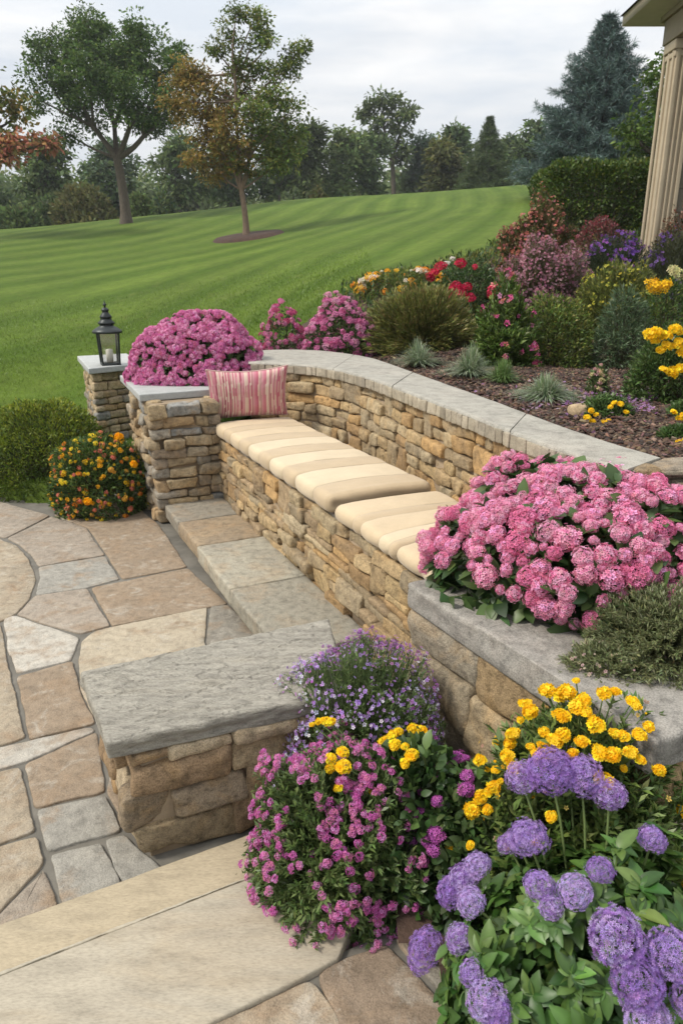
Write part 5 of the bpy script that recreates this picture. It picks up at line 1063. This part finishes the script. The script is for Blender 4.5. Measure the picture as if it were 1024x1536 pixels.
# ------------------------------------------------------------------ trees
def limb(acc, A, Bp, r0, r1, rg, col, bend=.08, k=6, n=6):
    A = np.asarray(A, float); Bp = np.asarray(Bp, float); L = np.linalg.norm(Bp-A); t = np.linspace(0, 1, n)[:, None]
    off = rg.normal(0, bend*L, 3)*np.array([1, 1, .4]); P = A+(Bp-A)*t+off*np.sin(PI*t)+np.array([0, 0, -.06*L])*np.sin(PI*t)
    tube(acc, P, np.linspace(r0, r1, n), col, k); return P
def tree(name, label, base, trunk_top, r0, lobes, ls, cols, seed, clumps=1.0, leafn=46, bark=(.10, .08, .06), T=TO, mat=None, group=None, forks=None, clump_r=.30, dens=1.0, extra_trunk=None, fill=.95):
    """lobes: (centre, radii[, colours]); every lobe carries many leaf clumps hung on twigs"""
    rg = np.random.default_rng(seed); t = thing(name, label, 'tree', tuple(float(v) for v in base), group); ta, la = Acc(), Acc()
    base = np.asarray(base, float); top = np.asarray(trunk_top, float); d_ = top-base
    bp = base+d_*np.linspace(0, 1, 8)[:, None]+np.stack([np.sin(np.linspace(0, PI, 8))*.02*d_[2], np.zeros(8), np.zeros(8)], 1); rr_ = r0*np.array([1.5, 1.08, .98, .92, .88, .84, .82, .80]); bp[0, 2] -= .15
    tube(ta, bp, rr_, bark, 10)
    fk = [top]+([] if forks is None else [np.asarray(f, float) for f in forks])
    for f in fk[1:]: limb(ta, top, f, r0*.62, r0*.42, rg, bark, .04, 8)
    for lb in lobes:
        c, R = np.asarray(lb[0], float), np.asarray(lb[1], float); cl = lb[2] if len(lb) > 2 else cols
        j = min(fk, key=lambda f: np.linalg.norm(f-c)+(2. if f[2] > c[2] else 0)); limb(ta, j, c, r0*.36, r0*.12, rg, bark, .07, 6)
        vol = R[0]*R[1]*R[2]; n = max(6, int(clumps*(vol**(2/3))*11/(clump_r**1.1*3)))
        d = unit(rg.normal(size=(n, 3))); rad = rg.random(n)**.42*fill; cc = c+d*R*rad[:, None]*(1+.25*fbm(d*2.3+seed, seed, 2))[:, None]
        for i in range(0, n, 2): limb(ta, c+(cc[i]-c)*.12, cc[i], r0*.10, r0*.022, rg, bark, .1, 4, 4)
        m = int(leafn*dens); si = np.repeat(np.arange(n), m); sz = clump_r*(.6+.8*rg.random(n)); g = unit(rg.normal(size=(n*m, 3)))*(rg.random((n*m, 1))**.55)*np.array([1.25, 1.25, .75])
        P = cc[si]+g*sz[si][:, None]; shade = (1+.22*rg.normal(size=n))[si]
        scatter(la, T, P, frames(unit(g+rg.normal(0, .6, g.shape)+[0, 0, -.15]), unit(rg.normal(0, .7, g.shape)+[0, 0, 1])), ls*np.clip(1+.3*rg.normal(size=len(P)), .4, 1.8), np.clip(pick(rg, cl, len(P), .16)*shade[:, None], .004, 1))
    part('trunk', ta, M_BARK, t); part('crown', la, mat or M_TREELEAF, t); return t
def lob(Y, L, asp=.9, cols=None):
    out = []
    for l in L:
        x, y, r = l[:3]; yo = l[3] if len(l) > 3 else 0; p = PD(x, y, Y+yo); s = ppm(Y, p[2]); R = r/s
        e = l[4] if len(l) > 4 else 1.; cc = l[5] if len(l) > 5 else cols
        out.append((p, (R, R*asp, R*.82*e))+((cc,) if cc else ()))
    return out
# broad oak on the ridge
OK = [(.08, .14, .035), (.10, .165, .04), (.06, .11, .03), (.13, .19, .05)]
b = PD(190, 334, 32); b[2] = tz(b[0], b[1])
tree('oak_tree', 'broad dark green shade tree on the lawn ridge at left', b, PD(176, 238, 32), .21, lob(32, [(98, 72, 52, 0), (150, 48, 40, 1), (75, 120, 40, -.5), (135, 110, 55, -1), (200, 82, 55, .5), (240, 110, 46, 0), (120, 165, 40, .5), (185, 145, 50, -1.2), (232, 165, 42, .3), (262, 90, 26, 0), (130, 30, 22, 0), (215, 52, 26, .5), (60, 150, 22, 0), (100, 200, 24, .5), (260, 160, 30, 0), (165, 85, 40, 1.6), (225, 190, 26, .6), (65, 75, 24, 0), (205, 60, 24, 0)]), .135, OK, 201, clumps=2.5, leafn=95, clump_r=.42, forks=[PD(140, 190, 32), PD(195, 190, 31.6), PD(172, 190, 32.4), PD(215, 205, 32)])
# young tree with brown and green leaves
BR = [(.27, .18, .05), (.22, .17, .05), (.31, .20, .055), (.18, .17, .045)]; GR_ = [(.13, .19, .045), (.17, .21, .05), (.10, .15, .04), (.20, .20, .05)]
b = PD(370, 357, 24); b[2] = tz(b[0], b[1])+.1
tree('young_tree', 'slender young tree turning brown on its left side, in a mulch ring', b, PD(362, 285, 24), .10, lob(24, [(300, 130, 34, 0, 1, BR), (285, 105, 26, 0, 1, BR), (325, 170, 34, 0, 1, BR), (310, 200, 30, 0, 1, BR), (350, 130, 30, .4, 1, BR+GR_), (340, 235, 26, .2, 1, BR+GR_), (385, 200, 34, 0, 1, GR_), (410, 150, 34, 0), (390, 110, 28, .3), (425, 105, 22, 0), (440, 90, 14, 0), (380, 55, 20, 0, 1.6), (405, 60, 18, 0, 1.3), (342, 50, 12, 0, 1.9), (358, 88, 16, 0, 1.5), (432, 170, 24, 0), (400, 235, 26, -.2), (445, 200, 20, .3), (322, 75, 9, 0, 1.3), (452, 72, 9, 0), (375, 160, 30, -.6), (270, 120, 14, 0, 1, BR), (355, 20, 8, 0, 1.6), (384, 25, 8, 0, 1.5), (300, 235, 26, 0, .9, BR), (332, 258, 24, .3, .8, BR), (372, 252, 24, -.3, .8, BR+GR_), (412, 248, 24, 0, .8), (345, 205, 36, -.5, 1, BR), (442, 228, 20, 0), (290, 165, 34, 0, 1, BR), (265, 150, 18, 0, 1, BR)], cols=GR_), .105, GR_, 203, clumps=3.6, leafn=62, clump_r=.27, forks=[PD(350, 250, 24), PD(374, 235, 24), PD(380, 150, 24), PD(352, 110, 24)], bark=(.19, .13, .09))
# maple entering at the left edge, partly turned red
RD = [(.55, .22, .15), (.58, .30, .16), (.48, .18, .13), (.2, .18, .06)]; OG = [(.36, .25, .08), (.2, .22, .06), (.15, .19, .05)]
b = PD(-150, 350, 27); b[2] = tz(b[0], b[1])
tree('maple_tree', 'maple reaching in at the left edge with orange and coral red leaves', b, PD(-150, 250, 27), .22, lob(27, [(-20, 125, 38, 0, 1, OG), (10, 150, 28, 0, 1, OG), (25, 175, 18, .3, 1, OG), (-60, 130, 60, 0, 1, OG), (5, 205, 20, 0, .8, OG), (40, 212, 20, -.3, .35, RD), (5, 235, 22, -.5, .7, RD), (18, 218, 14, -.5, .6, RD), (70, 216, 12, -.3, .3, RD), (-70, 190, 60, 0, 1, OG), (-120, 150, 70, 1, 1, OG), (-150, 90, 60, 0, 1, OG), (-5, 228, 16, -.6, .8, RD)], cols=OG), .2, OG, 205, clumps=2.0, leafn=36, clump_r=.36, forks=[PD(-90, 190, 27), PD(-40, 205, 27), PD(-140, 160, 27)])
# blue spruce
def conifer(name, label, base, top, rad, nlay, seed, cols, ls, tw=.5, per=11, group=None, droop=.25, irr=.18, sub=15, expo=.85, leafw=None):
    rg = np.random.default_rng(seed); t = thing(name, label, 'tree', tuple(float(v) for v in base), group); ta, la = Acc(), Acc(); base = np.asarray(base, float); Hh = top-base[2]
    tube(ta, [base-[0, 0, .2], base+[0, 0, Hh*.5], base+[0, 0, Hh*.99]], [rad*.055, rad*.035, .012], (.12, .09, .07), 8); T = leafw or T_rh(.10, -.04)
    for i in range(nlay):
        f = (i+.3*rg.random())/nlay; z = base[2]+Hh*(.03+.94*f); R0 = rad*(1-f)**expo+.06; n = max(4, int(per*(1-.55*f))); ph0 = rg.uniform(0, 6)
        for j in range(n):
            ph = ph0+j*2*PI/n+rg.normal(0, .15); L = R0*(1+irr*rg.normal()); o = np.array([math.cos(ph), math.sin(ph), 0]); s = np.array([-o[1], o[0], 0]); m = max(4, int(sub*L/rad*1.4)+3)
            tt_ = np.linspace(0, 1, 6); zz = z+L*(.10*tt_-droop*tt_**2*(1-f*.8)+.16*tt_**4+f*.35*tt_); bp = base*[1, 1, 0]+o*(L*tt_)[:, None]+np.stack([0*tt_, 0*tt_, zz], 1); tube(ta, bp, np.linspace(.02, .005, 6)*rad*.6, (.1, .08, .06), 3)
            # side twigs carry needles
            for k in range(m):
                u = .15+.85*(k+rg.random())/m; P0 = np.array([np.interp(u, tt_, bp[:, c_]) for c_ in range(3)]); sl_ = L*tw*(1-u*.75)*(.6+.5*rg.random()); sd = s*(1 if k % 2 else -1); dv = unit(sd*.8+o*.7+[0, 0, rg.normal(.0, .12)]); q_ = max(5, int(sl_/(ls*.30)))
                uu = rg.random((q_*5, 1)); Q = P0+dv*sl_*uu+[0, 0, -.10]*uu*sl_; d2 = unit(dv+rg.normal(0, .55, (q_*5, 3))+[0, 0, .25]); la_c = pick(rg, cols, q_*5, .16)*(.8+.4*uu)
                scatter(la, T, Q, frames(d2, unit(rg.normal(0, .5, Q.shape)+[0, 0, 1])), ls*(1+.25*rg.normal(size=q_*5)).clip(.5, 1.6), np.clip(la_c, .004, 1))
    part('trunk', ta, M_BARK, t); part('crown', la, M_NEEDLE, t); return t
BS = [(.12, .175, .165), (.09, .14, .13), (.16, .22, .21), (.07, .11, .10)]
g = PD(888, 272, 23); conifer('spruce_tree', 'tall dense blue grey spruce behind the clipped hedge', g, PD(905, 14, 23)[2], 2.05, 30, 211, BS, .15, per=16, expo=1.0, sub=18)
# green arborvitae beside the column
bt = PD(985, 260, 15); bt[2] = tz(bt[0], 15)
tree('birch_tree', 'bright green leafy tree filling the gap between spruce and column', bt, PD(985, 235, 15), .12, lob(15, [(965, 215, 42, 0, 1.2), (990, 150, 36, 0, 1.3), (1015, 100, 36, .3, 1.2), (945, 195, 22, -.3, 1.2), (1010, 200, 50, 0, 1.2), (985, 115, 22, -.2, 1.3), (1040, 150, 50, .5, 1.2)]), .10, [(.07, .12, .025), (.10, .15, .035), (.05, .09, .02)], 213, clumps=3.2, leafn=44, clump_r=.22)
# background trees beyond the ridge
FGN = [(.15, .21, .075), (.105, .15, .055), (.16, .20, .075)]; FDK = [(.10, .15, .06), (.085, .125, .055), (.125, .175, .07)]; FOL = [(.12, .13, .045), (.10, .115, .04), (.14, .14, .05)]; FBL = [(.09, .13, .08), (.10, .145, .09)]
def far_tree(name, label, x, yb, yt, w, Y, cols, seed, nl=11, ls=.34, clumps=1.6, cr=.75, leafn=56, trunkf=.16, bark=(.09, .075, .06)):
    rg = np.random.default_rng(seed); base = PD(x, yb, Y); base[2] = min(base[2], float(tz(base[0], Y))); s = ppm(Y, base[2]+3); hpx = yb-yt; L = []
    for i in range(nl):
        f = .12+.84*(i+rg.random()*.6)/nl; wd_ = w*.5*math.sin(PI*min(.97, .28+.62*f))**.8; r = w*.5*rg.uniform(.34, .52)*(1.15-.5*f); L.append((x+rg.uniform(-1, 1)*max(0, wd_-r*.8), yb-hpx*(trunkf*.8+(1-trunkf*.8)*f)+r*.6, r, rg.normal(0, w/s*.15)))
    L.append((x, yt+w*.17, w*.17, 0)); return tree(name, label, base, PD(x, yb-hpx*trunkf, Y), max(.12, w/s*.03), lob(Y, L), ls, cols, seed, clumps=clumps, leafn=leafn, clump_r=cr, bark=bark)
# tall open aspen with light foliage
bA = PD(590, 290, 62); bA[2] = tz(bA[0], 62)
tree('aspen_tree', 'tall open pale green tree rising above the far treeline', bA, PD(588, 240, 62), .22, lob(62, [(572, 150, 17), (560, 165, 14), (548, 172, 9), (595, 158, 14), (606, 175, 14), (612, 168, 10), (585, 185, 18), (568, 190, 14), (600, 200, 14), (580, 215, 16), (606, 222, 10), (560, 215, 12), (594, 235, 14)], cols=[(.11, .15, .05), (.14, .18, .07), (.09, .12, .045)]), .34, FGN, 221, clumps=1.6, leafn=42, clump_r=.55, forks=[PD(575, 190, 62), PD(600, 200, 62)])
far_tree('poplar_tree', 'bushy mid green tree just left of the tall pale tree', 510, 300, 192, 84, 56, FGN, 222)
far_tree('elm_tree', 'dark tree with a thin trunk beneath the tall pale tree', 556, 300, 200, 62, 58, FDK, 223)
far_tree('willow_tree', 'soft olive green rounded tree behind the crest, right of the young tree', 468, 302, 188, 60, 54, [(.075, .10, .035), (.09, .12, .04)], 224)
far_tree('linden_tree', 'small olive yellow tree left of the dark far spruce', 662, 295, 215, 52, 52, FOL, 225)
far_tree('oak_tree', 'dark double crowned tree behind the olive yellow one', 682, 292, 188, 66, 60, FDK, 226)
far_tree('ash_tree', 'blue green tree low on the skyline left of the olive yellow one', 634, 292, 206, 44, 64, FBL, 227)
far_tree('alder_tree', 'dull green tree immediately right of the dark far spruce', 768, 288, 208, 50, 56, FBL+FGN, 228)
far_tree('hornbeam_tree', 'dark rounded tree touching the left flank of the blue spruce', 803, 285, 190, 50, 52, FDK, 229)
far_tree('maple_tree', 'deep green tree in the wood straight behind the broad oak', 165, 325, 215, 90, 52, FDK+FBL, 230)
far_tree('beech_tree', 'dim tree between the broad oak and the young tree', 268, 315, 195, 96, 54, FDK+FGN, 231)
far_tree('hickory_tree', 'dark wide tree behind the trunk of the young tree', 345, 308, 205, 88, 56, FDK, 232)
far_tree('sycamore_tree', 'green tree behind the right side of the young tree', 418, 304, 182, 80, 55, FGN+FDK, 233)
far_tree('cherry_tree', 'dark green tree below the red maple branch at left', 60, 345, 205, 110, 46, FDK+FGN, 234)
far_tree('walnut_tree', 'dark tree mass at the far left edge behind the maple', -30, 350, 190, 120, 48, FDK, 235)
def far_shrub(label, x, yb, yt, w, Y, cols, seed, n=2600):
    base = PD(x, yb, Y); base[2] = float(tz(base[0], Y)); top = PD(x, yt, Y)[2]; s = ppm(Y, base[2]); R = np.array([w/2/s, w/2/s*.8, max(.6, top-base[2])]); bush('wild_shrub', label, 'shrub', base, R, n, TO, .26, cols, seed, .16, -.3, .14, mat=M_TREELEAF, fr=2.5)
far_shrub('pale olive wild shrub at the wood edge left of the oak trunk', 132, 335, 278, 92, 41, [(.15, .15, .06), (.18, .17, .07), (.11, .12, .045)], 241, 4200)
far_shrub('mid green wild shrub right behind the oak trunk', 213, 325, 291, 36, 42, FGN, 242)
far_shrub('second green wild shrub, right of the oak trunk', 246, 322, 284, 44, 44, FGN+FBL, 243)
far_shrub('dark low wild shrub at the far left under the wood', 30, 350, 312, 70, 40, FDK+FGN, 244, 3000)
far_shrub('dusky low wild shrub on the ridge left of the pale olive one', 78, 345, 300, 50, 43, FDK, 245)
far_shrub('small bright shrub on the crest beneath the bushy mid green tree', 478, 300, 284, 26, 44, FOL, 246, 1500)
g = PD(728, 287, 47); conifer('fir_tree', 'dark conical spruce standing alone on the far crest', g, PD(728, 172, 47)[2], 1.7, 26, 251, [(.07, .11, .05), (.09, .13, .055), (.12, .15, .055)], .20, per=11, sub=9, expo=1.1)
# the far wood reads as one mass
rgw = np.random.default_rng(261); wa = Acc(); tw_ = Acc(); cl_ = []
for i in range(170):
    x = rgw.uniform(-72, 55); Y = rgw.uniform(64, 78); g0 = float(tz(x, Y)); pxx = 512+x*ppm(Y, 8); hgt = rgw.uniform(7.4, 10.2)*(1.0 if pxx > 440 else 1.12); tube(tw_, [(x, Y, g0-.3), (x, Y, g0+hgt*.7)], [.2, .08], (.08, .07, .055), 5)
    for k in range(30):
        d = unit(rgw.normal(size=3)); cl_.append((x+d[0]*2.6*rgw.random()**.4, Y+d[1]*2.0, g0+hgt*(.50+.42*d[2]*rgw.random()**.4), rgw.integers(3), 1+.2*rgw.normal()))
    for k in range(26): cl_.append((x+rgw.uniform(-2.4, 2.4), Y-rgw.uniform(1, 4), g0+rgw.uniform(-.8, 2.2), rgw.integers(3), .9))
cl_ = np.array(cl_); m = 34; si = np.repeat(np.arange(len(cl_)), m); g_ = unit(rgw.normal(size=(len(si), 3)))*rgw.random((len(si), 1))**.5*np.array([1.35, 1.2, .9]); P = cl_[si, :3]+g_
cs = np.array([(.15, .20, .085), (.12, .165, .075), (.19, .22, .09)])[cl_[si, 3].astype(int)]*cl_[si, 4][:, None]*(1+.15*rgw.normal(size=(len(si), 1)))
scatter(wa, TO, P, frames(unit(g_+rgw.normal(0, .5, g_.shape)), unit(rgw.normal(size=g_.shape)+[0, 0, 1])), .6, np.clip(cs, .005, 1)); V, Fs, C = tw_.arrays(); wa.add(V, Fs, C)
tag(link('woodland', wa.mesh('woodland', M_TREELEAF)), 'distant wood closing the view beyond the lawn ridge', kind='stuff')
# ------------------------------------------------------------------ air
hm = bpy.data.materials.new('haze_air'); hm.use_nodes = True; nt = hm.node_tree; nt.nodes.clear(); o_ = nt.nodes.new('ShaderNodeOutputMaterial'); v_ = nt.nodes.new('ShaderNodeVolumePrincipled')
v_.inputs['Color'].default_value = (.86, .9, .95, 1); v_.inputs['Density'].default_value = .0008; v_.inputs['Anisotropy'].default_value = .2; nt.links.new(v_.outputs[0], o_.inputs['Volume'])
a = Acc(); U, Fq = cubegrid((-1, 1), (-1, 1), (-1, 1)); a.add(U*np.array([140, 90, 20])+np.array([0, 76, 11.]), Fq)
hz = tag(link('haze', a.mesh('haze', hm, smooth=False)), kind='stuff')
# ------------------------------------------------------------------ camera, light, sky
sc = bpy.context.scene
cam = bpy.data.cameras.new('camera'); co_ = bpy.data.objects.new('camera', cam); COL.objects.link(co_)
co_.location = (0, 0, H); co_.rotation_euler = (PI/2-TILT, 0, 0)
cam.sensor_fit = 'VERTICAL'; cam.sensor_height = 36; cam.lens = F/1536*36; cam.clip_end = 2000; cam.clip_start = .05
cam.dof.use_dof = True; cam.dof.focus_distance = 2.7; cam.dof.aperture_fstop = 8
sc.camera = co_
EL, AZ = math.radians(48), math.radians(-108)      # azimuth from +Y towards +X
w = bpy.data.worlds.new('World'); sc.world = w; w.use_nodes = True; nt = w.node_tree; nt.nodes.clear()
out = nt.nodes.new('ShaderNodeOutputWorld'); bg = nt.nodes.new('ShaderNodeBackground'); nt.links.new(bg.outputs[0], out.inputs[0])
sky = nt.nodes.new('ShaderNodeTexSky'); sky.sky_type = 'NISHITA'; sky.sun_disc = False; sky.sun_elevation = EL; sky.sun_rotation = AZ; sky.dust_density = 2
tc = nt.nodes.new('ShaderNodeTexCoord'); mp = nt.nodes.new('ShaderNodeMapping'); mp.inputs['Scale'].default_value = (1.2, 1.2, 5.5); nt.links.new(tc.outputs['Generated'], mp.inputs[0])
cl = noise(nt, mp.outputs[0], 1.5, 7, .52, .3); cl2 = noise(nt, mp.outputs[0], 2.6, 6, .55, .2)
cc = mixc(nt, (10.0, 10.8, 11.8, 1), (13.6, 13.6, 13.6, 1), ramp(nt, cl2, [(.36, 0.), (.62, 1.)]))
mx = mixc(nt, sky.outputs[0], cc, ramp(nt, cl, [(.30, .80), (.48, 1.)]))
spz = N(nt, 'ShaderNodeSeparateXYZ'); nt.links.new(tc.outputs['Generated'], spz.inputs[0]); mx = mixc(nt, mx, ramp(nt, spz.outputs[2], [(.12, .56), (.9, 1.)]), 1., 'MULTIPLY'); nt.links.new(mx, bg.inputs[0]); bg.inputs[1].default_value = .1
sl = bpy.data.lights.new('sun', 'SUN'); sl.energy = 2.9; sl.angle = math.radians(11); sl.color = (1, .93, .82)
so = bpy.data.objects.new('sun', sl); COL.objects.link(so); dirv = (math.sin(AZ)*math.cos(EL), math.cos(AZ)*math.cos(EL), math.sin(EL))
from mathutils import Vector
so.rotation_euler = Vector(dirv).to_track_quat('Z', 'Y').to_euler(); so.location = (-6, 0, 8)
sc.view_settings.view_transform = 'Standard'; sc.view_settings.look = 'None'; sc.view_settings.gamma = 1; sc.view_settings.exposure = 0.27
sc.cycles.max_bounces = 6; sc.cycles.transparent_max_bounces = 8; sc.cycles.use_denoising = True
